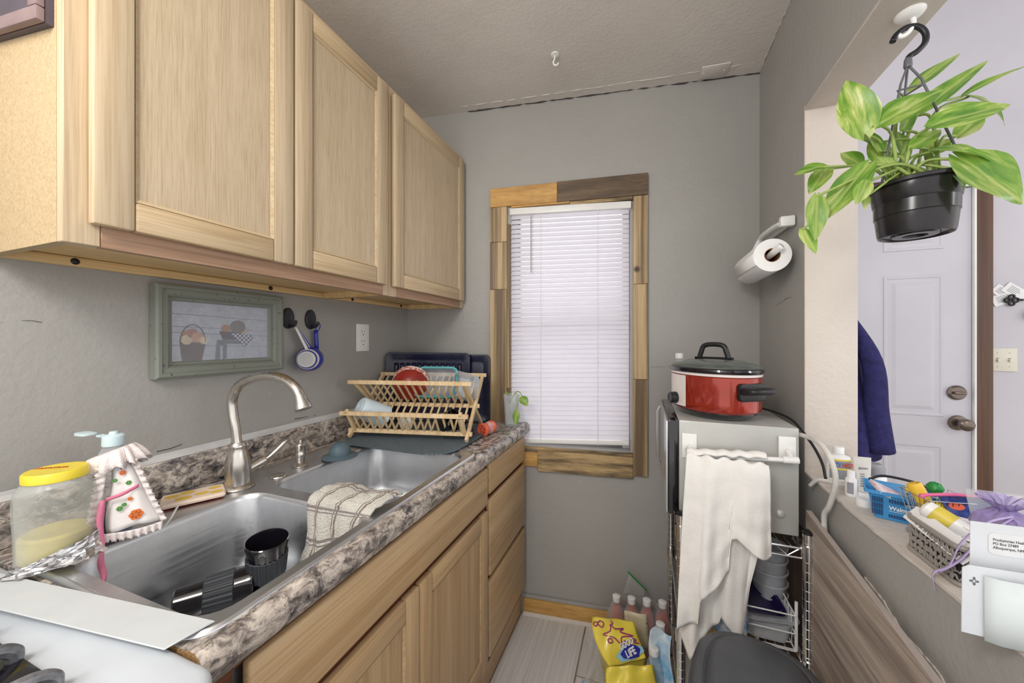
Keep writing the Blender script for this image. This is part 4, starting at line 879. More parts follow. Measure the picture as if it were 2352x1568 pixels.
for k, (r0, h0, mt, off) in enumerate(((.043, .036, 'cobalt', .0), (.038, .034, 'offw', .014), (.034, .030, 'cobalt', .026), (.030, .024, 'offw', .042))):
    T = orient(Vector((.032, .968, 1.243))+ax*off, ax, (0, 0, 1))
    m = MB(T); m.lathe([(r0*.97, -.002), (r0, 0), (r0*.93, h0), (r0*.86, h0+.004), (0, h0+.004), (0, h0+.002), (r0*.84, h0+.002), (r0*.94, .002), (r0*.97, -.002)], n=32, cap0=False, cap1=False); cpo = m.build('cup', M[mt], mc, smooth=True)
    if k == 3:
        m = MB(T); m.lathe([(0, h0+.0042), (r0*.80, h0+.0042), (r0*.80, h0+.0048), (0, h0+.0048)], n=28, cap0=False, cap1=False); m.build('cup_base', M['graycup'], cpo)
    m = MB(); p0 = Vector((.032, .968, 1.243))+ax*off+Vector((0, 0, r0*.96)); p1 = Vector((.020+.005*k, .922-.005*k, 1.356))
    sd = Vector((.45, .85, 0)); m.grid(lambda a, b: p0.lerp(p1, b)+sd*(.011*(a-.5)*(1-.25*b)), 2, 6); m.build('handle', M[mt], mc, smooth='all', solid=.0018)
ms_ = thing('measuring_spoons', 'set of blue and white measuring spoons on a ring hanging from a hook', 'measuring spoons', (.03, 1.0, 1.23))
m = MB(); m.tube([(.03+.0035*math.sin(t_*2), 1.0+.010*math.cos(t_), 1.358+.014*math.sin(t_)) for t_ in [i*2*math.pi/24 for i in range(25)]], .0018, 6); m.build('ring', M['cobalt'], ms_, smooth='all')
for k, (r0, mt) in enumerate(((.014, 'offw'), (.016, 'cobalt'), (.018, 'cobalt'))):
    x = .010+.008*k; y = 1.012-.006*k
    m = MB(orient((x, y, 1.262-.006*k), (.75, -.66, 0), (0, 0, 1))); m.lathe([(r0, 0), (r0*.8, .006), (0, .010), (0, .0085), (r0*.75, .005), (r0*.9, 0)], n=24, cap0=False, cap1=False); m.build('bowl', M[mt], ms_, smooth=True)
    m = MB(); m.grid(lambda a, b: Vector((x, y, 1.276))+Vector((.55, .83, 0))*(.014*(a-.5))+Vector((0, -.004*b, .072*b)), 2, 4); m.build('handle', M[mt], ms_, smooth='all', solid=.0016)
# ------------------------------------------------------------------ ceiling hook, plate
hk = thing('ceiling_hook', 'small white adhesive hook on the kitchen ceiling', 'hook', (.83, 1.40, 2.444))
m = MB(); m.lathe([(0, 0), (.017, 0), (.016, -.004), (.006, -.006), (0, -.006)], (.83, 1.40, 2.4435), 24, cap0=False, cap1=False); m.build('base', M['white'], hk, smooth=True)
m = MB(); m.tube(catmull([(.83, 1.40, 2.439), (.828, 1.402, 2.428), (.822, 1.405, 2.418), (.826, 1.408, 2.408), (.836, 1.41, 2.408), (.842, 1.41, 2.415)], 5), .0035, 8); m.build('prong', M['white'], hk, smooth='all')
cp2 = thing('ceiling_plate', 'blank rectangular cover plate on the ceiling near the corner', 'cover plate', (1.445, 1.70, 2.43))
m = MB(); m.prism([(1.385, 1.652), (1.49, 1.663), (1.483, 1.735), (1.378, 1.724)], 2.4245, 2.4305); m.build('plate', M['ceil'], cp2, bevel=.002)
for (x, y) in ((1.395, 1.69), (1.472, 1.70)):
    m = MB(); m.lathe([(0, -.0012), (.003, -.001), (.0035, 0)], (x, y, 2.4245), 10, cap0=False, cap1=False); m.build('screw', M['white'], cp2)
# ------------------------------------------------------------------ paper towels
pt = thing('paper_towel_holder', 'white plastic wall-mounted paper towel holder', 'paper towel holder', (1.605, 1.5, 1.6))
m = MB(); m.tube(catmull([(1.585, 1.40, 1.69), (1.583, 1.48, 1.698), (1.583, 1.60, 1.702), (1.580, 1.635, 1.690), (1.560, 1.642, 1.64), (1.545, 1.642, 1.585)], 5), [.013]*11+[.012]*10+[.011]*5, 10, flat=.75); m.build('bar', M['white'], pt, smooth='all')
m = MB(); m.box(1.6, 1.613, 1.385, 1.62, 1.685, 1.71); m.build('mounting_plate', M['white'], pt, bevel=.003)
m = MB(); m.box(1.572, 1.612, 1.378, 1.402, 1.675, 1.708); m.build('end_cap', M['white'], pt, bevel=.005)
m = MB(); m.tube(catmull([(1.545, 1.642, 1.585), (1.545, 1.43, 1.585), (1.545, 1.40, 1.585), (1.55, 1.355, 1.592), (1.56, 1.335, 1.603)], 5), .0105, 10); m.build('spindle', M['white'], pt, smooth='all')
M['paper'] = plain('paper_towel', srgb(240, 240, 240), .95, var=.02, bump=.4, bs=260); M['cardb'] = plain('brown_cardboard', srgb(150, 104, 66), .8)
tr_ = thing('paper_towel_roll', 'white paper towel roll on the holder beside the pass-through', 'paper towel', (1.545, 1.49, 1.585))
RYm = Matrix.Rotation(math.radians(90), 3, 'X')
m = MB(); m.lathe([(.022, 0), (.052, 0), (.0525, .002), (.0525, .262), (.052, .264), (.022, .264)], (1.545, 1.626, 1.582), 44, RYm, cap0=False, cap1=False); m.build('sheets', M['paper'], tr_, smooth=True)
m = MB(); m.lathe([(.0218, .001), (.0202, .001), (.0202, .263), (.0218, .263), (.0218, .001)], (1.545, 1.626, 1.582), 32, RYm, cap0=False, cap1=False); m.build('core', M['cardb'], tr_, smooth=True)
m = MB(); m.grid(lambda a, b: (1.545-.0532*math.cos(math.radians(-8+42*a)), 1.626-.264*b, 1.582-.0532*math.sin(math.radians(-8+42*a))), 8, 2); m.build('loose_sheet', M['paper'], tr_, smooth='all', solid=.0012)
# ------------------------------------------------------------------ wire rack and what is on it
rk = thing('wire_rack', 'chrome wire shelving rack against the half wall', 'shelving rack', (1.42, 1.4, 0))
PX = (1.266, 1.577); PY = (1.186, 1.64)
for x in PX:
    for y in PY:
        m = MB(); m.tube([(x, y, .012), (x, y, .79)], .0125, 16); p = m.build('post', M['chrome'], rk, smooth=True)
        m = MB(); m.lathe([(0, 0), (.0135, 0), (.0135, .006), (.011, .008), (0, .008)], (x, y, .7905), 16, cap0=False, cap1=False); m.build('post_cap', M['black'], p, smooth=True)
        m = MB(); m.lathe([(.006, 0), (.014, 0), (.014, .004), (.006, .012)], (x, y, .0005), 14); m.build('foot', M['black'], p)
        m = MB()
        for k in range(30): m.lathe([(.0126, 0), (.0131, .0006), (.0126, .0012)], (x, y, .03+.0254*k), 14, cap0=False, cap1=False)
        m.build('post_grooves', M['steel'], p)
for zs in (.748, .44, .12):
    for x in PX:
        for y in PY:
            m = MB(); m.lathe([(.0128, -.02), (.0165, -.02), (.0165, .018), (.0128, .018)], (x, y, zs-.006), 16); m.build('collar', M['chrome'], rk, smooth=True)
    m = MB()
    for dz, r0 in ((0, .0034), (-.026, .003)):
        for y in PY: m.tube([(PX[0]+.014, y, zs+dz), (PX[1]-.014, y, zs+dz)], r0, 6)
        for x in PX: m.tube([(x, PY[0]+.014, zs+dz), (x, PY[1]-.014, zs+dz)], r0, 6)
    for y in PY:
        n = 10; m.tube([(PX[0]+.02+(PX[1]-PX[0]-.04)*k/n, y, zs-.002-(.022 if k % 2 else 0)) for k in range(n+1)], .002, 5)
    for x in PX:
        n = 14; m.tube([(x, PY[0]+.02+(PY[1]-PY[0]-.04)*k/n, zs-.002-(.022 if k % 2 else 0)) for k in range(n+1)], .002, 5)
    m.build('shelf_frame', M['chrome'], rk)
    m = MB()
    for k in range(13): x = PX[0]+.016+(PX[1]-PX[0]-.032)*k/12; m.tube([(x, PY[0], zs+.004), (x, PY[1], zs+.004)], .0016, 5)
    m.build('shelf_wires', M['chrome'], rk)
mw = thing('microwave', 'silver microwave with black glass door on the wire rack', 'microwave', (1.4, 1.42, .755))
M['silver'] = plain('silver_painted_metal', srgb(184, 184, 180), .35, .25, var=.02); M['silverd'] = plain('silver_trim', srgb(200, 202, 204), .25, .6, var=.02)
m = MB(); m.box(1.262, 1.566, 1.212, 1.63, .766, 1.067); m.build('case', M['silver'], mw, bevel=.004)
m = MB(); m.box(1.232, 1.2615, 1.21, 1.632, .775, 1.065); m.build('door', M['blackg'], mw, bevel=.003)
m = MB(); m.box(1.2255, 1.2318, 1.212, 1.63, .78, 1.062); m.build('door_trim', M['silverd'], mw, bevel=.002)
m = MB(); m.tube([(1.2245, 1.60, .80), (1.215, 1.60, .82), (1.215, 1.60, 1.02), (1.2245, 1.60, 1.04)], .006, 8); m.build('handle', M['silverd'], mw, smooth=True)
for (x, y) in ((1.285, 1.235), (1.545, 1.235), (1.285, 1.6), (1.545, 1.6)):
    m = MB(); m.lathe([(0, 0), (.011, 0), (.013, .0115), (0, .0115)], (x, y, .7543), 14, cap0=False, cap1=False); m.build('foot', M['black'], mw)
m = MB(); m.lathe([(0, .006), (.006, .005), (.011, .002), (.013, 0)], (1.522, 1.2117, .822), 20, RX, cap0=False, cap1=False); m.build('dimple', M['silver'], mw, smooth=True)
# slow cooker
sc = thing('slow_cooker', 'red oval slow cooker with glass lid on top of the microwave', 'slow cooker', (1.37, 1.37, 1.068))
M['redenam'] = plain('red_metallic_enamel', srgb(158, 48, 32), .12, .35, var=.08, coat=.6); M['creamw'] = plain('cream_enamel', srgb(228, 220, 216), .25, var=.02)
SCM = Matrix.Translation((1.378, 1.352, 1.0685)) @ Matrix.Rotation(math.radians(30), 4, 'Z')
def oval(pr0, nm, mat, n=56, c0=False, c1=False, par=sc):
    m = MB(SCM); m.lathe(pr0, n=n, sx=.118, sy=.150, cap0=c0, cap1=c1); return m.build(nm, mat, par, smooth=True)
oval([(0, 0), (.74, 0), (.84, .010), (.93, .020), (.93, .022), (0, .022)], 'base', M['blackg'])
oval([(.93, .0222), (.985, .03), (.995, .05), (.995, .130), (.97, .1325)], 'shell', M['redenam'])
oval([(.97, .1328), (1.0, .133), (1.005, .140), (.97, .142)], 'band', M['creamw'])
oval([(.97, .1422), (1.03, .143), (1.045, .148), (1.03, .154), (.97, .157), (.90, .155)], 'crock_rim', M['blackg'])
lidg = clear('smoky_lid_glass', srgb(120, 128, 124), .35, .04)
lo_ = oval([(.985, .1555), (1.0, .158), (.97, .161), (.85, .169), (.6, .177), (.3, .1815), (0, .182)], 'lid', lidg)
HA = SCM @ Vector((0, 0, .182)); hd = Vector((.85, -.52, 0)).normalized()
m = MB(); m.tube(catmull([HA+hd*-.046+Vector((0, 0, 0)), HA+hd*-.040+Vector((0, 0, .02)), HA+hd*-.030+Vector((0, 0, .042)), HA+Vector((0, 0, .047)), HA+hd*.030+Vector((0, 0, .042)), HA+hd*.040+Vector((0, 0, .02)), HA+hd*.046], 5), .008, 10); m.build('lid_handle', M['black'], lo_, smooth='all')
m = MB(); m.tube([HA+hd*-.058+Vector((0, 0, .001)), HA+hd*.058+Vector((0, 0, .001))], .009, 10, flat=.5); m.build('handle_plate', M['black'], lo_, smooth=True)
def side(angle, rad, z): return SCM @ Vector((.118*rad*math.cos(angle), .150*rad*math.sin(angle), z))
a0 = math.radians(-92); H0 = side(a0, 1.0, .082); ho = (side(a0, 1.2, .082)-side(a0, 1.0, .082)).normalized(); hs = Vector((-ho.y, ho.x, 0)); hs = hs if hs.x > 0 else -hs
a1 = math.radians(-88); H0 = side(a1, .995, .090); ho = (side(a1+.001, 1.2, .08)-H0); nrm = Vector((math.cos(a1)/.118, math.sin(a1)/.150, 0)); ho = (SCM.to_3x3() @ nrm).normalized(); hs = Vector((-ho.y, ho.x, 0))
m = MB(); m.prism(rrect(-.045, .045, -.026, .026, .012), -.008, .006, lambda a, b, c: H0+hs*a+Vector((0, 0, b))+ho*c); hb = m.build('side_handle', M['black'], sc, bevel=.003)
m = MB(); m.tube(catmull([H0+hs*-.034+ho*.005+Vector((0, 0, .004)), H0+hs*-.032+ho*.03+Vector((0, 0, .007)), H0+hs*-.02+ho*.040+Vector((0, 0, .008)), H0+hs*.02+ho*.040+Vector((0, 0, .008)), H0+hs*.032+ho*.03+Vector((0, 0, .007)), H0+hs*.034+ho*.005+Vector((0, 0, .004))], 4), .0125, 8, flat=.8); m.build('grip', M['black'], hb, smooth='all')
a2 = math.radians(196); K0 = side(a2, .99, .055); nk = (SCM.to_3x3() @ Vector((math.cos(a2)/.118, math.sin(a2)/.150, 0))).normalized()
a2 = math.radians(168); K0 = side(a2, .99, .052); nk = (SCM.to_3x3() @ Vector((math.cos(a2)/.118, math.sin(a2)/.150, 0))).normalized()
m = MB(orient(K0, nk, (0, 0, 1))); m.lathe([(.018, -.006), (.019, .004), (.018, .02), (.015, .023), (.012, .022), (0, .022)], n=28, cap0=False, cap1=False); m.build('control_knob', M['black'], sc, smooth=True)
m = MB()
A = [side(math.radians(148+40*i/10), 1.001, 0) for i in range(11)]
for i in range(10): m.add([A[i]+Vector((0, 0, .03)), A[i+1]+Vector((0, 0, .03)), A[i+1]+Vector((0, 0, .130)), A[i]+Vector((0, 0, .130))], [(0, 1, 2, 3)])
m.build('control_panel', M['creamw'], sc, smooth='all')
m = MB(); m.lathe([(0, 0), (.028, 0), (.03, .004), (.03, .12), (.024, .14), (.012, .155), (.012, .175), (0, .175)], (1.29, 1.53, 1.0685), 24, cap0=False, cap1=False)
vb = thing('small_bottle', 'small clear bottle with white cap behind the slow cooker', 'bottle', (1.29, 1.545, 1.0685)); m.build('body', M['petclear'], vb, smooth=True)
m = MB(); m.lathe([(0, .172), (.0145, .172), (.015, .176), (.015, .192), (0, .193)], (1.29, 1.53, 1.0685), 20, cap0=False, cap1=False); m.build('cap', M['white'], vb, smooth=True)
# cords
M['cordb'] = plain('black_cord', srgb(30, 30, 34), .5); M['cordw'] = plain('white_cord', srgb(214, 212, 206), .5)
m = MB(); m.tube(catmull([(1.47, 1.49, 1.075), (1.53, 1.45, 1.08), (1.575, 1.32, 1.075), (1.588, 1.22, 1.04), (1.592, 1.15, 1.0), (1.59, 1.12, .965)], 8), .0035, 8); tag(m.build('appliance_cord', M['cordb'], None, smooth='all'), 'black cord running from the slow cooker over the microwave', 'cord')
m = MB(); m.tube(catmull([(1.568, 1.25, 1.043), (1.580, 1.21, 1.047), (1.588, 1.15, 1.045), (1.595, 1.11, 1.02), (1.600, 1.095, .97), (1.598, 1.12, .90), (1.596, 1.145, .86), (1.606, 1.16, .78)], 8), .006, 10); c1_ = m.build('power_cord', M['cordw'], None, smooth='all'); tag(c1_, 'thick white cord looping down from the microwave to the half wall', 'cord')
m = MB(); m.tube(catmull([(1.598, 1.235, .905), (1.61, 1.21, .932), (1.64, 1.185, .934), (1.675, 1.19, .9262), (1.70, 1.2, .9262)], 8), .005, 8); tag(m.build('power_cord', M['cordw'], None, smooth='all'), 'white cord lying over the far end of the ledge', 'cord')
# towel rail on the microwave
tr2 = thing('towel_rail', 'white adhesive towel rail on the side of the microwave', 'towel rail', (1.41, 1.19, .98))
for x0, x1, z0, z1 in ((1.270, 1.311, .955, 1.030), (1.516, 1.557, .969, 1.043)):
    m = MB(); m.box(x0, x1, 1.205, 1.2115, z0, z1); m.build('mounting_plate', M['white'], tr2, bevel=.002)
    m = MB(); xm = (x0+x1)/2; m.tube(catmull([(xm, 1.206, z0+.035), (xm, 1.19, z0+.028), (xm, 1.174, z0+.02)], 4), .007, 8); m.build('arm', M['white'], tr2, smooth='all')
m = MB(); m.tube([(1.279, 1.172, .974), (1.549, 1.172, .989)], .0065, 10); m.build('rod', M['white'], tr2, smooth=True)
m = MB(); m.tube([(1.516, 1.172, .9875), (1.551, 1.172, .9893)], .0095, 12); m.build('end_sleeve', M['white'], tr2, smooth=True)
# white towel
M['linenw'] = plain('white_crinkled_cotton', srgb(236, 234, 230), .9, var=.03, bump=.55, bs=130)
def interp(pts, x):
    if x <= pts[0][0]: return pts[0][1]
    for (a, b), (c_, d_) in zip(pts[:-1], pts[1:]):
        if x <= c_: return b+(d_-b)*(x-a)/max(1e-6, c_-a)
    return pts[-1][1]
front = [(1553, 1460), (1580, 1445), (1605, 1428), (1609, 1368), (1640, 1345), (1681, 1300), (1683, 1232), (1697, 1222), (1730, 1245), (1765, 1258), (1775, 1250)]
back = [(1560, 1480), (1587, 1535), (1608, 1490), (1661, 1442), (1665, 1420), (1698, 1453), (1718, 1450), (1735, 1350), (1753, 1262), (1756, 1250)]
def px2(u, v): return 1.275+(u-1577)*.00104, .990-(v-1043)*.00122
def towelgrid(prof, u0t, u1t, u0b, u1b, yoff, ph, nu=60, nv=44):
    def fn(a, b):
        ub = u0b+(u1b-u0b)*a; ut = u0t+(u1t-u0t)*a; vb = interp(prof, ub)
        x0, z0 = px2(ut, 1047+6*a); x1, z1 = px2(ub, vb); x = x0+(x1-x0)*b**.8; z = z0+(z1-z0)*b
        y = 1.160+yoff-.010*math.sin(min(1, b*6)*math.pi/2)+(.004+.009*b)*math.sin(a*13+ph+.8*math.sin(b*3))+.0035*b*math.sin(a*31+ph*2+b*2)+.0015*math.sin(b*26+a*8)*b
        y -= .012*b
        if b < .04: z += .004*math.sin(a*30)
        return (x, y, z)
    m = MB(); m.grid(fn, nu, nv); return m
m1 = towelgrid(front, 1580, 1772, 1553, 1775, -.012, .3)
m2 = towelgrid(back, 1582, 1770, 1562, 1756, .022, 2.1)
m1.add(m2.v, m2.f)
# over the rod
def over(a, b):
    x = 1.279+.197*a; t_ = math.pi*b; zc = .974+.015*(x-1.279)/.27
    return (x, 1.172-.016*math.cos(t_)+.002*math.sin(a*40), zc+.006+.012*math.sin(t_)+.002*math.sin(a*30))
m3 = MB(); m3.grid(over, 40, 8); m1.add(m3.v, m3.f)
tw2 = m1.build('hand_towel', M['linenw'], None, smooth='all', solid=.003)
tag(tw2, 'long white crinkled cotton towel hanging from the rail on the microwave', 'towel')
# lower shelf contents
M['cloudy'] = clear('cloudy_clear_plastic', srgb(222, 226, 232), .34, .2); M['purpleblk'] = plain('dark_purple_plastic', srgb(34, 24, 64), .12, var=.1, coat=.4)
for k in range(5):
    m = MB(); z = .446+.036*k; m.lathe([(0, 0), (.037, 0), (.040, .004), (.047, .078), (.050, .081), (.050, .086), (.046, .085), (.039, .008), (0, .006)], (1.528, 1.335, z+.0015), 32, cap0=False, cap1=False)
    nm = ['bottom', 'second', 'middle', 'fourth', 'topmost'][k]
    tag(m.build('deli_container', M['cloudy'], None, smooth=True), 'clear round deli container, %s of the nested stack on the rack' % nm, 'container', 'nested deli containers')
def tub(name, lab, c, zd, xd, w, l, h, mat, cat='container'):
    m = MB(orient(c, zd, xd)); m.loft([[(x, y, 0) for x, y in rrect(-w*.42, w*.42, -l*.42, l*.42, .02)], [(x, y, h) for x, y in rrect(-w/2, w/2, -l/2, l/2, .025)], [(x, y, h+.002) for x, y in rrect(-w/2-.006, w/2+.006, -l/2-.006, l/2+.006, .028)], [(x, y, h) for x, y in rrect(-w/2+.002, w/2-.002, -l/2+.002, l/2-.002, .024)], [(x, y, .003) for x, y in rrect(-w*.41, w*.41, -l*.41, l*.41, .019)]])
    return tag(m.build(name, mat, None, smooth=True), lab, cat)
tub('purple_tray', 'dark purple tray tilted on the lower rack shelf', (1.470, 1.29, .535), (.25, -.30, .9), (1, .3, 0), .11, .14, .025, M['purpleblk'], 'tray')
tub('clamshell', 'clear plastic tray under the dark purple tray on the rack', (1.485, 1.29, .513), (.08, -.12, .98), (1, .2, 0), .14, .17, .02, M['cloudy'])
tub('clamshell', 'clear rectangular food tub resting on the lower rack shelf', (1.50, 1.30, .447), (.0, -.0, 1), (1, 0, 0), .12, .16, .06, M['cloudy'])
M['whitewire'] = plain('white_coated_wire', srgb(226, 226, 226), .35)
wbk = thing('wire_basket', 'white coated wire basket on the lower rack shelf', 'basket', (1.5, 1.3, .45))
m = MB()
for z in (.452, .50, .55): m.tube([(1.42, 1.205, z), (1.555, 1.205, z), (1.555, 1.50, z), (1.42, 1.50, z), (1.42, 1.205, z)], .0022, 6)
m.build('rims', M['whitewire'], wbk)
m = MB()
for k in range(12): y = 1.21+.285*k/11; m.tube([(1.556, y, .55), (1.556, y, .453), (1.42, y, .453)], .0016, 5)
m.build('wires', M['whitewire'], wbk)
m = MB(); m.tube([(1.559, 1.212, .45), (1.559, 1.212, .585)], .004, 8); m.build('corner_rod', M['whitewire'], wbk)
M['bluebag'] = floral('blue_printed_film', srgb(92, 140, 190), srgb(196, 206, 216), 14, .42, .56, .25)
m = MB(); m.grid(lambda a, b: (1.33+.10*a, 1.20+.03*math.sin(a*4+b*2), .447+.10*b+.01*math.sin(a*9)), 10, 8); bgb = m.build('blue_pack', M['bluebag'], None, smooth='all', solid=.02); tag(bgb, 'blue printed plastic pack behind the white towel on the rack', 'pack')
M['brownb'] = wood('dark_brown_board', srgb(96, 78, 66), srgb(64, 50, 42), 'z', .8, .6, .6)
tag(MB().box(1.598, 1.613, 1.225, 1.72, .002, .74).build('brown_board', M['brownb'], None, bevel=.002), 'dark brown board standing behind the wire rack', 'board')
# leaning plank panel
m = MB(); m.add([(1.575, 1.218, .002), (1.575, .25, .002), (1.583, .25, .725), (1.583, 1.218, .84), (1.587, 1.218, .002), (1.587, .25, .002), (1.595, .25, .725), (1.595, 1.218, .84)],
               [(0, 1, 2, 3), (4, 7, 6, 5), (0, 4, 5, 1), (1, 5, 6, 2), (2, 6, 7, 3), (3, 7, 4, 0)])
pl = thing('wood_panel', 'grey wood-grain panel leaning against the half wall', 'panel', (1.583, .75, 0)); m.build('board', M['plank'], pl)
M['pledge'] = plain('taupe_edge_band', srgb(176, 166, 160), .6, var=.05)
m = MB(); m.add([(1.583, .25, .7252), (1.583, 1.218, .8402), (1.5955, 1.218, .8402), (1.5955, .25, .7252), (1.583, .25, .7262), (1.583, 1.218, .8412), (1.5955, 1.218, .8412), (1.5955, .25, .7262)], [(0, 1, 2, 3), (7, 6, 5, 4), (0, 4, 5, 1), (1, 5, 6, 2), (2, 6, 7, 3), (3, 7, 4, 0)]); m.build('edge_band', M['pledge'], pl)
P = []
for k in range(30): t_ = k/29; P.append((1.6135, 1.0-.24*t_, .797-.033*t_+.006*math.sin(t_*9)*math.sin(t_*3.1)+random.uniform(-.002, .002)))
m = MB(); m.prism([(p[1], p[2]) for p in P]+[(P[-1][1], P[-1][2]-.03), (P[0][1], P[0][2]-.03)], 1.6115, 1.6145, lambda a, b, c: (c, a, b)); struct(m.build('trim_11', M['cream']), 'torn cream edge on the half wall behind the panel')
# ------------------------------------------------------------------ trash can
tc_ = thing('trash_can', 'dark grey plastic trash can with domed lid in front of the rack', 'trash can', (1.385, .86, 0))
def sup(rx, ry, z, cx_=1.385, cy_=.862, n=48, p=2.6, rot=-12):
    out = []
    for k in range(n):
        a = 2*math.pi*k/n; c_, s_ = math.cos(a), math.sin(a); x = rx*math.copysign(abs(c_)**(2/p), c_); y = ry*math.copysign(abs(s_)**(2/p), s_); r_ = math.radians(rot)
        out.append((cx_+x*math.cos(r_)-y*math.sin(r_), cy_+x*math.sin(r_)+y*math.cos(r_), z))
    return out
m = MB(); m.loft([sup(.10, .135, .001), sup(.105, .14, .02), sup(.122, .158, .52), sup(.128, .164, .53), sup(.128, .164, .56), sup(.118, .154, .562)], True, False); m.build('body', M['darkgrey'], tc_, smooth=True)
m = MB(); m.loft([sup(.131, .167, .555), sup(.131, .167, .572), sup(.126, .162, .590), sup(.114, .150, .599), sup(.104, .140, .601), sup(.101, .137, .599)], True, True); m.build('lid_rim', M['darkgrey'], tc_, smooth=True)
m = MB(); m.loft([sup(.098, .134, .600), sup(.097, .133, .604), sup(.08, .11, .618), sup(.045, .065, .626), sup(.01, .015, .628)], True, True); m.build('swing_lid', M['darkgrey'], tc_, smooth=True)
# ------------------------------------------------------------------ groceries on the floor
M['tea'] = plain('amber_tea', srgb(196, 76, 26), .15, var=.1, coat=.4); M['film'] = clear('shrink_film', srgb(226, 226, 228), .08, .08); M['capw'] = plain('white_cap', srgb(236, 236, 236), .4, var=.02)
def pet(name, lab, c, liquid, grp=None, h=.205, r=.031):
    rt = thing(name, lab, 'bottle', c, grp)
    m = MB(); m.lathe([(0, 0), (r*.9, 0), (r, .006), (r, h*.30), (r*.93, h*.36), (r, h*.42), (r, h*.62), (r*.8, h*.76), (r*.42, h*.90), (r*.40, h*.95), (0, h*.95)], c, 22, cap0=False, cap1=False); m.build('bottle_body', M['petclear'], rt, smooth=True)
    if liquid:
        m = MB(); m.lathe([(0, .002), (r*.86, .003), (r*.95, .008), (r*.95, h*.30), (r*.88, h*.36), (r*.95, h*.42), (r*.95, h*.62), (r*.72, h*.76), (r*.5, h*.82), (0, h*.82)], c, 22, cap0=False, cap1=False); m.build('drink', M[liquid], rt, smooth=True)
    m = MB(); m.lathe([(0, h*.905), (.0155, h*.905), (.016, h*.92), (.0158, h*.995), (.014, h), (0, h)], c, 20, cap0=False, cap1=False); m.build('cap', M['capw'], rt, smooth=True)
    return rt
ords = ['leftmost', 'second', 'third', 'rightmost']
for k in range(4): pet('tea_bottle', 'amber iced tea bottle with white cap, %s in the shrink-wrapped pack' % ords[k], (1.052+.060*k, 1.575+.006*k, .002+.008*k/3), 'tea', 'iced tea bottles in the pack', .235)
M['creamlab'] = plain('cream_printed_film', srgb(226, 212, 178), .3, var=.06); M['inkb'] = plain('dark_ink', srgb(52, 44, 44), .6)
tp = thing('pack_wrap', 'clear shrink wrap with cream label around the tea bottles', 'wrap', (1.14, 1.54, .002))
def wrapf(a, b):
    an = 2*math.pi*a; r_ = 1.0+.02*math.sin(an*7+b*5); c_, s_ = math.cos(an), math.sin(an); x = .112*math.copysign(abs(c_)**.5, c_); y = .055*math.copysign(abs(s_)**.5, s_)
    k = 1 if b < .8 else 1-(b-.8)*1.2
    return (1.128+x*r_*k+.004*math.sin(b*17), 1.572+y*r_*k+x*.1, .003+.225*b)
m = MB(); m.grid(wrapf, 48, 10); m.build('film', M['film'], tp, smooth='all')
m = MB(); lab_ = lambda a, b: (1.085+.085*a+.012*(1-b), 1.515+.01*a+.012*b+.003*math.sin(a*7), .09+.125*b)
m.grid(lab_, 8, 6); lbo = m.build('label', M['creamlab'], tp, smooth='all', solid=.0008)
for k, (dx, z, s_) in enumerate(((.085, .185, .012), (.082, .165, .010), (.085, .145, .010), (.02, .195, .009))):
    text('label_print', ['A', 'ii', 'e', 'I'][k], s_, M['inkb'], lbo, (1.083+dx, 1.5225, z), (1, .1, 0), (0, 0, 1), 'LEFT', .0003)
# water bottles to the right
M['bluelab'] = floral('blue_water_label', srgb(126, 182, 222), srgb(214, 228, 236), 10, .40, .56, .25)
for k, (x, y, lab) in enumerate(((1.218, 1.43, 'clear water bottle in the blue-labelled pack beside the rack post'), (1.195, 1.37, 'clear water bottle at the front of the blue-labelled pack'))):
    pet('water_bottle', lab, (x, y, .002), None, None, .27-.05*k, .03)
wl = MB(); wl.grid(lambda a, b: (1.185+.07*a+.008*math.sin(b*6), 1.335+.02*math.sin(a*3)+.05*b, .02+.25*b+.01*math.sin(a*6)), 10, 12); wlo = wl.build('water_pack_wrap', M['bluelab'], None, smooth='all', solid=.0008); tag(wlo, 'crumpled blue and white printed film around the water bottles', 'wrap')
M['pinkwrap'] = plain('pink_film', srgb(236, 150, 172), .3); m = MB(); m.grid(lambda a, b: (1.155+.045*a+.02*(1-b), 1.28+.01*math.sin(a*5), .003+.11*b-.05*a), 6, 6); tag(m.build('pink_wrapper', M['pinkwrap'], None, smooth='all', solid=.003), 'pink plastic wrapper between the yellow bag and the water', 'wrapper')
# zip bag
M['zipg'] = plain('green_zipper', srgb(40, 140, 66), .4); zb = thing('zip_bag', 'empty clear zip bag with green zipper behind the tea bottles', 'bag', (1.10, 1.66, .2))
m = MB(); m.add([(1.075, 1.655, .20), (1.16, 1.665, .20), (1.165, 1.665, .235), (1.10, 1.66, .292)], [(0, 1, 2, 3)]); m.build('bag', M['film'], zb, solid=.001)
m = MB(); m.tube([(1.095, 1.657, .295), (1.172, 1.664, .228)], .0035, 6); m.build('zipper', M['zipg'], zb)
# yellow bag with purple doodles and a blue emblem
M['yelbag'] = plain('yellow_printed_film', srgb(238, 218, 84), .25, var=.06, coat=.2); M['purp'] = plain('plum_ink', srgb(168, 70, 120), .5)
yb = thing('yellow_bag', 'yellow plastic grocery bag printed with plum doodles and a blue emblem', 'bag', (1.09, 1.38, .0))
U = Vector((1, .05, 0)); 
BQ = [Vector(p) for p in ((.975, 1.40, .252), (1.124, 1.427, .255), (1.050, 1.281, .185), (1.168, 1.362, .185))]
def bagpt(a, b, lift=0):
    p = BQ[0].lerp(BQ[1], a).lerp(BQ[2].lerp(BQ[3], a), b); bul = math.sin(a*math.pi)*math.sin(min(1, b*1.1+.1)*math.pi)
    return p+Vector((-.1, -.55, .8))*(.022*bul+lift+.003*math.sin(a*13+b*7))+Vector((.02*math.sin(b*3.1)*(1-a)*-1, 0, 0))
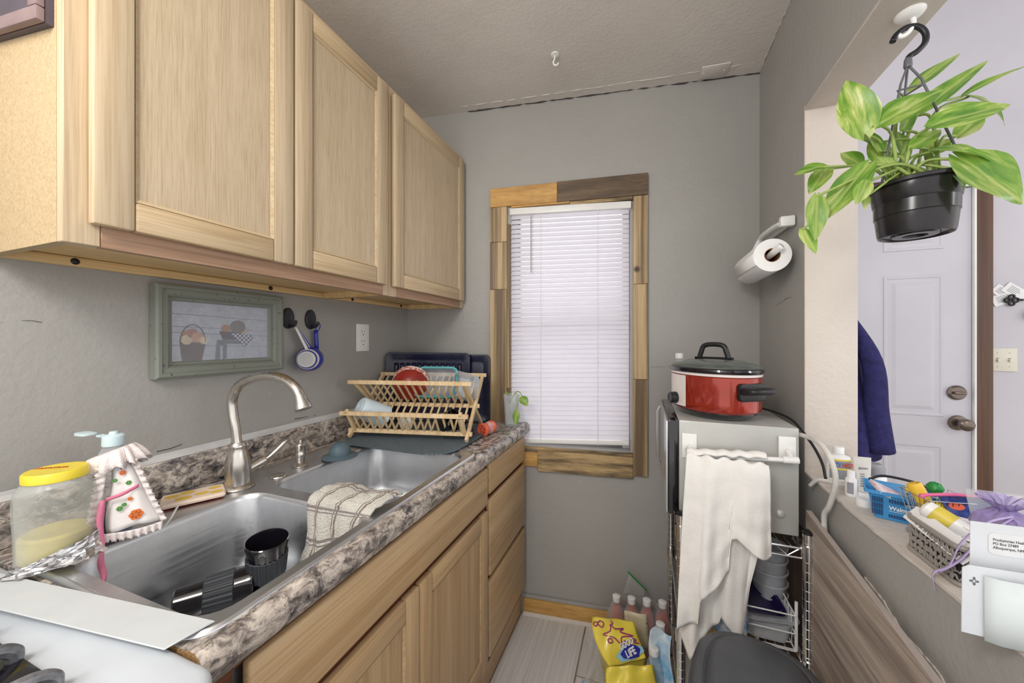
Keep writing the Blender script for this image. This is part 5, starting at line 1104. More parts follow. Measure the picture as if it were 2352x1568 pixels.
m = MB(); m.grid(lambda a, b: bagpt(a, b), 18, 22); m.build('front', M['yelbag'], yb, smooth='all', solid=.002)
per = [(k/10, 0) for k in range(10)]+[(1, k/10) for k in range(10)]+[(1-k/10, 1) for k in range(10)]+[(0, 1-k/10) for k in range(10)]
cb_ = Vector((1.09, 1.40, 0)); rg = [[bagpt(a, b, -.004) for a, b in per], [bagpt(a, b, -.03).lerp(cb_, .05) for a, b in per], [Vector(((bagpt(a, b).x*.75+cb_.x*.25)+.02, bagpt(a, b).y*.8+cb_.y*.2+.02, .004)) for a, b in per]]
m = MB(); m.loft(rg, False, True); m.build('body', M['yelbag'], yb, smooth='all')
def doodle(pts, closed=True):
    P_ = [bagpt(p[0], p[1], .003) for p in pts]; P_ = P_+[P_[0]] if closed else P_
    m = MB(); m.tube(catmull(P_, 4), .0024, 5); m.build('printed_outline', M['purp'], yb)
doodle([(.45, .20), (.52, .32), (.72, .28), (.62, .38), (.88, .46), (.62, .50), (.55, .66), (.44, .52), (.22, .44), (.40, .38)])
doodle([(.20, .10), (.28, .16), (.24, .27), (.14, .18)]); doodle([(.42, .24), (.50, .18), (.46, .10)], False); doodle([(.62, .60), (.74, .58), (.78, .64), (.66, .67)]); doodle([(.28, .56), (.36, .54), (.38, .60), (.30, .62)]); doodle([(.80, .52), (.92, .54), (.84, .60), (.95, .62)], False)
doodle([(.06, .14), (.14, .16), (.10, .24), (.04, .20)])
M['skyfilm'] = plain('light_blue_film', srgb(150, 200, 226), .3); M['royal'] = plain('royal_blue_ink', srgb(48, 50, 160), .35); M['whiteink'] = plain('white_ink', srgb(240, 242, 244), .5)
def emb(poly, mt, nm, lift):
    m = MB(); c0 = [bagpt(a, b, lift) for a, b in poly]; cc = sum(c0, Vector())/len(c0); m.add([cc]+c0, [(0, i+1, (i+1) % len(c0)+1) for i in range(len(c0))]); return m.build(nm, M[mt], yb)
emb([(.30, .86), (.62, .66), (1.0, .70), (1.02, .84), (.70, .98), (.35, .98)], 'skyfilm', 'blue_patch', .006)
emb([(.42, .84), (.66, .68), (.86, .68), (.94, .78), (.84, .95), (.60, .97), (.45, .93)], 'royal', 'emblem', .010)
pA, pB = bagpt(.46, .90, .016), bagpt(.90, .74, .016); pU = bagpt(.60, .70, .016)
xd = (pB-pA).normalized(); yd_ = (pU-(pA+pB)/2); yd_ = (yd_-xd*yd_.dot(xd)).normalized()
text('emblem_print', 'GOOD', .024, M['whiteink'], yb, pA+yd_*.016, xd, yd_, 'LEFT', .0004, .8, .0008); text('emblem_print', 'LiFE', .030, M['whiteink'], yb, pA-yd_*.012+xd*.012, xd, yd_, 'LEFT', .0004, .8, .0012)
TQ = [Vector(p) for p in ((1.040, 1.262, .195), (1.191, 1.322, .200), (1.045, 1.215, .10), (1.215, 1.285, .10))]
def bagtop(a, b):
    p = TQ[0].lerp(TQ[1], a).lerp(TQ[2].lerp(TQ[3], a), b)
    return p+Vector((-.1, -.6, .7))*(.020*math.sin(a*math.pi)*(1-b*.5)+.007*math.sin(a*15+b*3)*(1-b)+.004*math.sin(a*7+b*11))
m = MB(); m.grid(bagtop, 22, 14); m.build('folded_top', M['yelbag'], yb, smooth='all', solid=.003)
# clear bag at the left of it
M['clearbag'] = clear('clear_poly_bag', srgb(206, 206, 204), .30, .12)
cb = thing('clear_bag', 'half-empty clear plastic bag with printed edge on the floor tiles', 'bag', (.98, 1.36, 0))
def cbag(a, b): return (.935+.085*a+.012*math.sin(b*5)+.02*b, 1.50-.26*b+.02*math.sin(a*4), .012+.12*math.sin(a*2.4+.2)*(1-.55*b)+.03*(1-b)+.008*math.sin(a*11+b*9))
m = MB(); m.grid(cbag, 16, 22); m.build('film', M['clearbag'], cb, smooth='all')
M['bluep'] = plain('blue_print', srgb(50, 100, 176), .4)
m = MB(); rr_ = random.Random(4)
m.grid(lambda a, b: (.955+.03*a+.006*math.sin(b*9), 1.30+.02*b, .02+.035*b+.01*math.sin(a*8)), 6, 5); m.build('printed_corner', M['bluep'], cb, smooth='all', solid=.001)
m = MB(); m.grid(lambda a, b: (.95+.06*a, 1.33-.05*b, .06-.05*b+.01*math.sin(a*7)), 8, 5); m.build('printed_edge', M['skyfilm'], cb, smooth='all', solid=.001)
# ------------------------------------------------------------------ hanging pothos
HKX, HKY = 1.686, .998
wh = thing('header_hook', 'white adhesive hook under the header holding the plant', 'hook', (HKX, HKY, 2.0))
m = MB(); m.lathe([(0, 0), (.024, 0), (.024, -.003), (.020, -.008), (.012, -.012), (0, -.013)], (HKX, HKY, 1.9978), 28, cap0=False, cap1=False); m.build('base', M['white'], wh, smooth=True)
m = MB(); m.tube(catmull([(HKX+.004, HKY, 1.988), (HKX+.006, HKY, 1.975), (HKX-.002, HKY, 1.958), (HKX-.014, HKY, 1.952), (HKX-.02, HKY, 1.96)], 5), .0045, 8); m.build('prong', M['white'], wh, smooth='all')
hp = thing('hanging_pothos', 'variegated pothos in a black hanging pot under the pass-through header', 'plant', (1.694, HKY, 1.53))
m = MB(); m.tube(catmull([(HKX-.028, HKY, 1.945), (HKX-.022, HKY, 1.958), (HKX-.006, HKY, 1.969), (HKX+.012, HKY, 1.966), (HKX+.024, HKY, 1.950), (HKX+.024, HKY, 1.930), (HKX+.012, HKY, 1.915), (HKX, HKY, 1.908), (HKX-.003, HKY, 1.900)], 5), .0055, 10); m.build('hook', M['black'], hp, smooth='all')
M['wiregr'] = plain('grey_hanger_plastic', srgb(96, 98, 102), .4)
m = MB(); m.lathe([(0, 0), (.006, 0), (.007, .004), (.006, .018), (.004, .022), (0, .022)], (HKX-.003, HKY, 1.884), 14, cap0=False, cap1=False); m.build('swivel', M['wiregr'], hp, smooth=True)
PC = Vector((1.694, HKY, 1.632))
for k, an in enumerate((200, 320, 80)):
    e_ = PC+Vector((.070*math.cos(math.radians(an)), .070*math.sin(math.radians(an)), .002)); s_ = Vector((HKX-.003, HKY, 1.89)); mdl = s_.lerp(e_, .22)+(e_-s_).cross(Vector((0, 0, 1))).cross(Vector((0, 0, 1)))*0
    o2 = Vector((e_.x-HKX, e_.y-HKY, 0))
    m = MB(); m.tube([s_, s_+o2*.25+Vector((0, 0, -.04)), s_+o2*.30+Vector((0, 0, -.055)), e_], .0022, 6); m.build('hanger_strand', M['wiregr'], hp, smooth=True)
ring3 = [Vector((HKX-.003, HKY, 1.836))+Vector((.022*math.cos(math.radians(a)), .022*math.sin(math.radians(a)), 0)) for a in (200, 320, 80, 200)]
m = MB(); m.tube(ring3, .0018, 6); m.build('spreader', M['wiregr'], hp)
M['potblk'] = plain('black_pot_plastic', srgb(34, 32, 34), .22, var=.15)
m = MB(); m.lathe([(0, -.098), (.018, -.098), (.019, -.102), (.034, -.102), (.036, -.098), (.050, -.098), (.052, -.102), (.055, -.1015), (.057, -.096), (.0605, -.062), (.062, -.060), (.0625, -.035), (.064, -.033), (.068, -.004), (.068, -.002), (.076, -.002), (.077, .004), (.075, .006), (.068, .005), (.066, -.006), (0, -.006)], PC, 48, cap0=False, cap1=False); m.build('pot', M['potblk'], hp, smooth=True, auto=30)
M['soil'] = plain('dry_potting_mix', srgb(132, 112, 84), .95, var=.3, vs=200, bump=.8, bs=150)
m = MB(); m.lathe([(.066, -.006), (.064, .0), (.04, .006), (0, .008)], PC, 32, cap0=False, cap1=False); so_ = m.build('soil', M['soil'], hp, smooth=True)
LEAVES = [((1.59, 0.95, 1.739), (1.564, 0.96, 1.862), 0.055, (-0.3, -1, 0.1), 0.05),
    ((1.61, 0.94, 1.748), (1.709, 0.95, 1.8), 0.0488, (0.1, -0.9, 0.6), 0.12),
    ((1.708, 1.02, 1.792), (1.83, 1.04, 1.89), 0.0344, (0, -0.7, 0.7), 0.08),
    ((1.719, 1.06, 1.868), (1.812, 1.08, 1.939), 0.0267, (0, -0.7, 0.7), 0.08),
    ((1.793, 1.04, 1.826), (1.869, 1.02, 1.853), 0.025, (0, -0.6, 0.8), 0.15),
    ((1.68, 0.92, 1.721), (1.788, 0.93, 1.741), 0.0495, (0.1, -0.9, 0.5), 0.12),
    ((1.807, 1.05, 1.827), (1.872, 1.07, 1.767), 0.0443, (0.2, -0.6, 0.7), 0.3),
    ((1.7, 0.95, 1.684), (1.767, 0.93, 1.638), 0.0469, (0.1, -0.6, 0.8), 0.35),
    ((1.722, 0.93, 1.654), (1.796, 0.92, 1.556), 0.0718, (0.15, -1, 0.25), 0.12),
    ((1.761, 1.0, 1.726), (1.81, 1.02, 1.772), 0.0307, (-0.2, -0.9, 0.3), 0.1),
    ((1.591, 0.94, 1.669), (1.52, 0.95, 1.565), 0.048, (-0.5, -0.9, 0.3), 0.1),
    ((1.529, 0.97, 1.689), (1.481, 0.98, 1.683), 0.0289, (-0.2, -0.8, 0.6), 0.3),
    ((1.547, 1.0, 1.695), (1.514, 1.0, 1.643), 0.0331, (-0.4, -0.9, 0.3), 0.15),
    ((1.503, 0.93, 1.614), (1.5, 0.93, 1.521), 0.0321, (-0.1, -1, 0.1), 0.1),
    ((1.481, 0.94, 1.548), (1.501, 0.93, 1.494), 0.024, (0.1, -1, 0.2), 0.15),
    ((1.58, 0.92, 1.628), (1.563, 0.92, 1.585), 0.0241, (-0.2, -1, 0.2), 0.1),
    ((1.666, 0.95, 1.697), (1.713, 0.96, 1.727), 0.0288, (0, -0.9, 0.5), 0.1),
    ((1.63, 1.0, 1.738), (1.592, 1.0, 1.764), 0.0295, (-0.2, -0.8, 0.6), 0.2),
    ((1.645, 1.0, 1.694), (1.626, 1.01, 1.753), 0.0308, (-0.3, -0.9, 0.2), 0.1),
    ((1.691, 1.02, 1.706), (1.68, 1.03, 1.77), 0.0251, (0.2, -0.9, 0.2), 0.1),
    ((1.611, 1.02, 1.703), (1.583, 1.03, 1.738), 0.0337, (-0.2, -0.8, 0.6), 0.2),
    ((1.589, 0.94, 1.606), (1.586, 0.94, 1.578), 0.0107, (-0.2, -1, 0.2), 0.1),
    ((1.72, 0.94, 1.64), (1.734, 0.94, 1.601), 0.0198, (0.3, -1, 0.2), 0.1),
    ((1.675, 1.0, 1.755), (1.699, 1.01, 1.805), 0.0207, (0.2, -0.9, 0.2), 0.1),
    ((1.628, 0.98, 1.712), (1.615, 0.99, 1.761), 0.0222, (0.3, -0.9, 0.2), 0.1),
    ((1.718, 1.0, 1.701), (1.751, 1.0, 1.722), 0.027, (0, -0.9, 0.4), 0.15),
    ((1.644, 0.97, 1.659), (1.62, 0.97, 1.695), 0.0251, (-0.1, -0.9, 0.3), 0.15)]
rl = random.Random(11)
for (b, t_, w, n, cu) in LEAVES:
    b, t_ = Vector(b), Vector(t_)
    leaf(hp, b, t_, w*1.25, n, .22, cu)
    a = rl.uniform(0, 6.28); s0 = PC+Vector((.035*math.cos(a), .035*math.sin(a), .004)); hzn = Vector((b.x-s0.x, b.y-s0.y, 0))
    md = s0+hzn*.35+Vector((0, 0, max(.02, (b.z-s0.z)*.75)+.012))
    m = MB(); m.tube(catmull([s0, md, b], 7), [.0032]*7+[.0026]*7+[.0022], 7); m.build('stem', M['stem'], hp, smooth='all')
# ------------------------------------------------------------------ things on the ledge
LZ = .9203
def lth(name, lab, cat, x, y): return thing(name, lab, cat, (x, y, LZ))
M['wht2'] = plain('white_bottle_plastic', srgb(238, 238, 238), .3, var=.02); M['greylab'] = plain('grey_label', srgb(150, 152, 158), .5); M['yellab'] = plain('yellow_label', srgb(240, 214, 70), .5)
b1 = lth('lotion_bottle', 'white bottle with grey and yellow label at the jamb end of the ledge', 'bottle', 1.673, 1.262); cc = (1.673, 1.262, LZ)
m = MB(); m.lathe([(0, 0), (.026, 0), (.028, .004), (.028, .06), (.025, .068), (.012, .073), (.0115, .076), (0, .076)], cc, 32, sx=1, sy=.62, cap0=False, cap1=False); m.build('body', M['wht2'], b1, smooth=True)
m = MB(); m.lathe([(0, .076), (.0125, .076), (.0125, .092), (.011, .094), (0, .094)], cc, 24, cap0=False, cap1=False); m.build('cap', M['wht2'], b1, smooth=True)
def curved(par, nm, mat, c_, rx, ry, a0_, a1_, z0, z1, d=.0004):
    m = MB(); m.grid(lambda a, b: (c_[0]+(rx+d)*math.cos(math.radians(a0_+(a1_-a0_)*a)), c_[1]+(ry+d)*math.sin(math.radians(a0_+(a1_-a0_)*a)), c_[2]+z0+(z1-z0)*b), 10, 1); return m.build(nm, mat, par, smooth='all')
lb1 = curved(b1, 'label', M['greylab'], cc, .028, .0174, -150, -30, .008, .062); curved(b1, 'label_band', M['yellab'], cc, .0284, .0178, -150, -30, .034, .038); curved(b1, 'label_band', M['yellab'], cc, .0284, .0178, -150, -30, .058, .062)
M['bluel'] = plain('blue_lettering', srgb(60, 110, 190), .5); M['redl'] = plain('red_lettering', srgb(214, 70, 50), .5)
text('label_print', 'ICY', .0155, M['bluel'], lb1, (cc[0]-.021, cc[1]-.0186, LZ+.042), (1, .05, 0), (0, 0, 1), 'LEFT', .0002, .85, .0005); text('label_print', 'HOT', .0155, M['redl'], lb1, (cc[0]+.001, cc[1]-.0186, LZ+.042), (1, .05, 0), (0, 0, 1), 'LEFT', .0002, .75, .0005)
b2 = lth('pill_bottle', 'slim white bottle standing in front of the labelled white bottle', 'bottle', 1.652, 1.148); m = MB(); m.lathe([(0, 0), (.011, 0), (.012, .003), (.012, .042), (.008, .047), (.008, .062), (.007, .063), (0, .063)], (1.652, 1.148, LZ), 22, cap0=False, cap1=False); m.build('body', M['wht2'], b2, smooth=True)
curved(b2, 'label', M['greylab'], (1.652, 1.148, LZ), .012, .012, -150, -90, .008, .036)
b3 = lth('cream_tube', 'pale grey squeeze tube standing on its cap on the ledge', 'tube', 1.677, 1.155)
M['tubec'] = plain('pale_grey_tube', srgb(214, 212, 206), .35, var=.03)
rs = []
for z, rx, ry in ((.014, .0145, .0145), (.03, .0155, .013), (.07, .0175, .006), (.092, .018, .0015), (.098, .018, .0012)): rs.append([(1.677+rx*math.cos(a)+.0, 1.155+ry*math.sin(a), LZ+z) for a in [i*2*math.pi/28 for i in range(28)]])
m = MB(); m.loft(rs); m.build('tube', M['tubec'], b3, smooth=True)
m = MB(); m.lathe([(0, 0), (.0145, 0), (.015, .002), (.0145, .013), (0, .0135)], (1.677, 1.155, LZ), 24, cap0=False, cap1=False); m.build('cap', M['wht2'], b3, smooth=True)
text('tube_print', 'jason', .009, M['inkb'], b3, (1.666, 1.146, LZ+.070), (1, .0, 0), (0, -.12, 1), 'LEFT', .0002)
for k in range(6): text('tube_print', 'iiiiiiiiii', .004, M['inkb'], b3, (1.667, 1.1415-.0012*0, LZ+.058-.006*k), (1, 0, 0), (0, .05, 1), 'LEFT', .0002)
b4 = lth('cream_jar', 'white jar with grey lid behind the squeeze tube', 'jar', 1.737, 1.235); m = MB(); m.lathe([(0, 0), (.024, 0), (.025, .003), (.025, .03), (.022, .034), (0, .034)], (1.737, 1.235, LZ), 28, cap0=False, cap1=False); m.build('body', M['wht2'], b4, smooth=True)
m = MB(); m.lathe([(0, .0342), (.022, .0342), (.023, .038), (.022, .056), (.017, .060), (.015, .064), (0, .064)], (1.737, 1.235, LZ), 28, cap0=False, cap1=False); m.build('lid', M['greylab'], b4, smooth=True)
m = MB(); m.lathe([(0, 0), (.026, 0), (.028, .004), (.028, .022), (.024, .026), (0, .027)], (1.737, 1.16, LZ), 28, cap0=False, cap1=False); tag(m.build('white_tub', M['wht2'], None, smooth=True), 'low round white tub behind the blue basket', 'tub')
m = MB(); m.lathe([(0, 0), (.014, 0), (.015, .002), (.015, .016), (.013, .018), (0, .018)], (1.651, 1.088, LZ), 24, cap0=False, cap1=False); tag(m.build('small_tub', M['wht2'], None, smooth=True), 'tiny round white tub beside the blue basket', 'tub')
# blue toy shopping basket
M['bluebk'] = plain('blue_basket_plastic', srgb(64, 146, 206), .35, var=.05)
bk = lth('toy_basket', 'small blue plastic shopping basket on the ledge', 'basket', 1.682, 1.03); BR = Matrix.Translation((1.690, 1.040, LZ)) @ Matrix.Rotation(math.radians(-22), 4, 'Z')
def bring(w, l, z, r=.006): return [(x, y, z) for x, y in rrect(-w/2, w/2, -l/2, l/2, r, None, 3)]
m = MB(BR); m.loft([bring(.080, .058, .001), bring(.084, .061, .012), bring(.100, .074, .054), bring(.114, .086, .056), bring(.114, .086, .063), bring(.109, .081, .063), bring(.099, .072, .056), bring(.080, .057, .005)], True, True); m.build('body', M['bluebk'], bk, bevel=0, smooth=True, auto=25)
M['bluedk'] = plain('dark_blue_slot', srgb(36, 62, 110), .6)
m = MB(BR)
for z in (.008, .022, .037):
    for k in range(5): m.box(-.044+.0036*k, -.0421+.0036*k, -.0325-.0040*z/.02-.0016, -.029-.0040*z/.02-.0010, z+.002, z+.012)
for k in range(14): m.box(-.018+.004*k, -.0158+.004*k, -.0385-.0020, -.034, .042, .048); m.box(-.018+.0038*k, -.0158+.0038*k, -.0327, -.029, .008, .014)
m.build('slots', M['bluedk'], bk)
text('brand_print', 'Walmart', .0125, M['whiteink'], bk, BR @ Vector((-.018, -.0366, .026)), BR.to_3x3() @ Vector((1, 0, 0)), BR.to_3x3() @ Vector((0, -.17, 1)), 'LEFT', .0002, .85, .0003)
m = MB(BR); m.box(-.018, .030, -.0362, -.0357, .0225, .0232); m.build('print_line', M['whiteink'], bk)
m = MB(BR); m.tube(catmull([(-.045, .030, .066), (-.02, .046, .075), (.03, .046, .072), (.05, .02, .066)], 6), .0028, 6); m.build('handle', M['black'], bk, smooth='all')
M['cardp'] = floral('pastel_printed_card', srgb(236, 176, 176), srgb(228, 232, 240), 60, .42, .55, .4)
BT = BR @ Matrix.Translation((-.012, -.008, .052)) @ Matrix.Rotation(math.radians(28), 4, 'Y') @ Matrix.Rotation(math.radians(20), 4, 'Z')
m = MB(BT); m.box(-.032, .032, -.026, .026, -.004, .004); tag(m.build('card_box', M['cardp'], None, bevel=.001), 'small printed card box lying in the blue basket', 'box')
m = MB(BR @ Matrix.Translation((.032, .004, .054)) @ Matrix.Rotation(math.radians(-20), 4, 'X')); m.box(-.016, .016, -.014, .014, -.008, .008); tag(m.build('small_box', M['bluebk'], None, bevel=.001), 'tiny blue and yellow box at the right end of the blue basket', 'box')
m = MB(BR @ Matrix.Translation((.018, .018, .062))); m.lathe([(0, -.006), (.008, -.006), (.008, .006), (0, .006)], n=14, cap0=False, cap1=False); tag(m.build('wrapped_candy', M['yellab'], None, smooth=True), 'yellow round candy in the blue basket by its handle', 'candy')
# toy wire cart with treats
CX, CY = 1.705, .952
cart = lth('toy_cart', 'miniature wire shopping cart with pink handle on the ledge', 'cart', CX, CY)
CT = Matrix.Translation((CX, CY, LZ)) @ Matrix.Rotation(math.radians(10), 4, 'Z')
m = MB(CT)
for z, w, l in ((.032, .062, .048), (.052, .070, .054), (.072, .078, .060), (.088, .084, .066)): m.tube([(-w/2, -l/2, z), (w/2, -l/2, z), (w/2, l/2, z), (-w/2, l/2, z), (-w/2, -l/2, z)], .0009, 5)
for k in range(10):
    t_ = k/9-.5; m.tube([(t_*.062, -.024, .032), (t_*.084, -.033, .088)], .0007, 4); m.tube([(t_*.062, .024, .032), (t_*.084, .033, .088)], .0007, 4); m.tube([(t_*.062, -.024, .032), (t_*.062, .024, .032)], .0007, 4)
for k in range(7):
    t_ = k/6-.5; m.tube([(-.031, t_*.048, .032), (-.042, t_*.066, .088)], .0007, 4); m.tube([(.031, t_*.048, .032), (.042, t_*.066, .088)], .0007, 4)
m.build('wire_basket', M['chrome'], cart)
m = MB(CT)
for x in (-.03, .03):
    for y in (-.024, .024): m.tube([(x, y, .009), (x, y, .034)], .0012, 5)
m.build('undercarriage', M['chrome'], cart)
for x in (-.03, .03):
    for y in (-.024, .024):
        m = MB(CT); m.lathe([(0, -.002), (.006, -.002), (.006, .002), (0, .002)], (x, y, .0065), 14, RX, cap0=False, cap1=False); m.build('wheel', M['greylab'], cart)
M['pinkp'] = plain('pink_plastic', srgb(232, 110, 160), .35, var=.04)
m = MB(CT); m.tube(catmull([(-.05, -.028, .094), (-.046, -.03, .098), (.0, -.03, .102), (.045, -.028, .100), (.052, -.026, .096)], 5), [.005]*3+[.003]*15+[.005]*3, 8); m.build('handle', M['pinkp'], cart, smooth='all')
M['yelcan'] = floral('yellow_printed_can', srgb(120, 70, 40), srgb(238, 196, 62), 60, .30, .38, .35)
m = MB(orient(CT @ Vector((-.024, .004, .078)), (-.35, .15, .9), (1, 0, 0))); m.lathe([(0, -.035), (.0105, -.035), (.012, -.03), (.012, .025), (.0105, .03), (.009, .0305), (0, .029)], n=24, cap0=False, cap1=False); tag(m.build('treat_can', M['yelcan'], None, smooth=True), 'yellow printed can standing in the toy cart', 'can')
M['whitecan'] = plain('white_tin', srgb(226, 226, 228), .3, .2); m = MB(orient(CT @ Vector((.022, -.004, .068)), (.3, -.6, .7), (1, 0, 0))); m.lathe([(0, -.006), (.018, -.006), (.019, -.004), (.019, .004), (.018, .006), (0, .006)], n=28, cap0=False, cap1=False); tag(m.build('round_tin', M['whitecan'], None, smooth=True), 'round white tin in the toy cart', 'tin')
for k, (x, y, z, r0, mt, lab) in enumerate(((-.004, -.006, .064, .014, 'yellab', 'yellow wrapped treat in the middle of the toy cart'), (-.012, -.012, .046, .011, 'wht2', 'white wrapped treat at the bottom of the toy cart'), (.010, .02, .095, .012, 'zipg', 'green foil ball behind the pink cart handle'))):
    m = MB(CT); n = 20; m.lathe([(0, -r0), (r0*.6, -r0*.8), (r0, -.2*r0), (r0, .2*r0), (r0*.6, r0*.8), (0, r0)], (x, y, z), n, cap0=False, cap1=False)
    m.v = [p+Vector((rl.uniform(-1, 1), rl.uniform(-1, 1), rl.uniform(-1, 1)))*.0012 for p in m.v]; tag(m.build('wrapped_treat', M[mt], None, smooth=True), lab, 'treat')
m = MB(CT); m.tube([(-.002, -.016, .056), (.026, -.018, .052)], .005, 8); tag(m.build('lipstick', M['pinkp'], None, smooth=True), 'pink tube lying across the toy cart', 'tube')
# grey woven basket
GX0, GX1, GY0, GY1 = 1.632, 1.742, .782, .902
gb = lth('woven_basket', 'grey plastic woven basket near the front of the ledge', 'basket', (GX0+GX1)/2, (GY0+GY1)/2)
M['greyw'] = plain('grey_basket_plastic', srgb(150, 144, 138), .5, var=.05); M['greydk'] = plain('dark_basket_gap', srgb(48, 44, 44), .8)
m = MB(); ib = .004
m.loft([[(x, y, LZ+.001) for x, y in rrect(GX0+ib, GX1-ib, GY0+ib, GY1-ib, .01, None, 3)], [(x, y, LZ+.062) for x, y in rrect(GX0+.002, GX1-.002, GY0+.002, GY1-.002, .012, None, 3)], [(x, y, LZ+.062) for x, y in rrect(GX0+.006, GX1-.006, GY0+.006, GY1-.006, .010, None, 3)], [(x, y, LZ+.004) for x, y in rrect(GX0+.008, GX1-.008, GY0+.008, GY1-.008, .008, None, 3)]], True, True); m.build('liner', M['greydk'], gb)
for z, w_ in ((.003, .007), (.062, .008)):
    m = MB(); P = rrect(GX0-.001, GX1+.001, GY0-.001, GY1+.001, .012, None, 4); m.tube([(x, y, LZ+z) for x, y in P]+[(P[0][0], P[0][1], LZ+z)], .0038, 6, flat=1.3); m.build('rim', M['greyw'], gb)
for k in range(4):
    z = LZ+.013+.0125*k; pts_ = []
    P = rrect(GX0-.0005, GX1+.0005, GY0-.0005, GY1+.0005, .012, None, 4); P = P+[P[0]]
    acc = 0; 
    for (xa, ya_), (xb, yb_) in zip(P[:-1], P[1:]):
        d_ = math.hypot(xb-xa, yb_-ya_); n = max(1, int(d_/.0022))
        for i in range(n):
            f = i/n; s_ = acc+d_*f; pts_.append((xa+(xb-xa)*f, ya_+(yb_-ya_)*f, z+.0042*math.copysign(min(1, abs(1.8*math.sin(s_*620))), math.sin(s_*620+k*1.2))))
        acc += d_
    m = MB(); m.tube(pts_, .0016, 5); m.build('weave_band', M['greyw'], gb)
m = MB()
for k in range(9): y = GY0+.012+(GY1-GY0-.024)*k/8; m.tube([(GX0-.0002, y, LZ+.004), (GX0-.0002, y, LZ+.062)], .0013, 5)
for k in range(9): x = GX0+.012+(GX1-GX0-.024)*k/8; m.tube([(x, GY0-.0002, LZ+.004), (x, GY0-.0002, LZ+.062)], .0013, 5)
m.build('uprights', M['greyw'], gb)
# contents of the woven basket
M['lem'] = plain('yellow_white_plastic', srgb(240, 232, 196), .35, var=.04); M['lemy'] = plain('lemon_print', srgb(226, 206, 84), .4, var=.1)
lt = thing('lotion_tube', 'white lotion tube with yellow top lying in the woven basket', 'tube', (1.66, .86, LZ+.06)); LM = orient((1.660, .872, LZ+.076), (.55, -.62, -.42), (0, 0, 1))
m = MB(LM); m.loft([[(rx*math.cos(a), ry*math.sin(a), z) for a in [i*2*math.pi/24 for i in range(24)]] for z, rx, ry in ((-.022, .010, .010), (-.018, .015, .0145), (0, .017, .015), (.03, .0185, .012), (.075, .021, .005), (.082, .021, .004))]); m.build('body', M['wht2'], lt, smooth=True)
m = MB(LM); m.loft([[(rx*math.cos(a), ry*math.sin(a), z) for a in [i*2*math.pi/24 for i in range(24)]] for z, rx, ry in ((-.008, .0168, .0152), (.002, .0174, .0154), (.018, .0182, .0138))], False, False); m.build('yellow_band', M['lemy'], lt, smooth='all')
for k in range(4): text('tube_print', 'lllllll', .0055, M['inkb'], lt, LM @ Vector((.0125, -.012+.006*k, .028+.0*k)), LM.to_3x3() @ Vector((0, 0, 1)), LM.to_3x3() @ Vector((0, 1, .0)), 'LEFT', .0002)
sk_ = MB(orient((1.690, .850, LZ+.066), (-.25, -.45, .85), (.75, -.45, 0))); sk_.box(-.034, .040, -.024, .024, -.001, .001); sko = sk_.build('white_sachet', M['wht2'], None, bevel=.0005, seg=1); tag(sko, 'white sachet printed Trojan-like lettering removed', 'sachet')
sko['label'] = 'white paper sachet tucked behind the lotion tube in the woven basket'
SKM = orient((1.690, .850, LZ+.066), (-.25, -.45, .85), (.75, -.45, 0)); M['purtext'] = plain('purple_lettering', srgb(120, 90, 170), .5)
text('sachet_print', 'Transect', .010, M['purtext'], sko, SKM @ Vector((-.014, -.020, .0012)), SKM.to_3x3() @ Vector((1, 0, 0)), SKM.to_3x3() @ Vector((0, 1, 0)), 'LEFT', .0002)
pp = MB(orient((1.640, .850, LZ+.060), (-.75, -.1, .6), (0, -1, -.08))); pp.box(-.055, .075, -.016, .016, -.0012, .0012); tag(pp.build('folded_mail', M['wht2'], None, bevel=.0005, seg=1), 'folded white paper leaning on the rim of the woven basket', 'paper')
M['mesh'] = clear('lavender_organza', srgb(176, 158, 214), .5, .6); M['goldd'] = plain('gold_specks', srgb(206, 166, 110), .4, .5)
og = thing('organza_bag', 'lavender organza pouch with drawn ribbon on top of the woven basket', 'pouch', (1.715, .838, LZ+.07))
m = MB(); m.lathe([(.004, -.034), (.026, -.028), (.036, -.010), (.030, .006), (.014, .014), (.008, .018), (.016, .026), (.030, .034)], (1.722, .838, LZ+.096), 40, cap0=True, cap1=False)
m.v = [p+Vector((rl.uniform(-1, 1), rl.uniform(-1, 1), rl.uniform(-1, 1)))*.0035 for p in m.v]; m.build('pouch', M['mesh'], og, smooth=True)
m = MB()
for k in range(26): a = rl.uniform(0, 6.28); q = rl.uniform(.004, .026); m.lathe([(0, -.002), (.002, 0), (0, .002)], (1.722+q*math.cos(a), .838+q*math.sin(a), LZ+.080+rl.uniform(-.012, .02)), 6, cap0=False, cap1=False)
m.build('potpourri', M['goldd'], og)
M['lav'] = plain('lavender_ribbon', srgb(196, 180, 226), .5)
m = MB(); P = catmull([(1.715, .815, LZ+.112), (1.67, .79, LZ+.106), (1.636, .783, LZ+.072), (1.622, .785, LZ+.03), (1.612, .80, LZ+.008), (1.608, .79, LZ-.015)], 6); m.grid(lambda a, b: P[min(len(P)-1, int(b*(len(P)-1)+.5))]+Vector((.3, .9, .2))*(.006*(a-.5)), 2, len(P)-1); m.build('ribbon', M['lav'], og, smooth='all', solid=.0005)
m = MB(); P = catmull([(1.715, .815, LZ+.110), (1.66, .782, LZ+.085), (1.628, .776, LZ+.045), (1.616, .797, LZ+.012)], 6); m.grid(lambda a, b: P[min(len(P)-1, int(b*(len(P)-1)+.5))]+Vector((.3, .9, .2))*(.007*(a-.5)), 2, len(P)-1); m.build('ribbon', M['lav'], og, smooth='all', solid=.0005)
M['navypk'] = floral('navy_printed_pack', srgb(42, 60, 130), srgb(70, 90, 160), 30, .45, .6, .3)
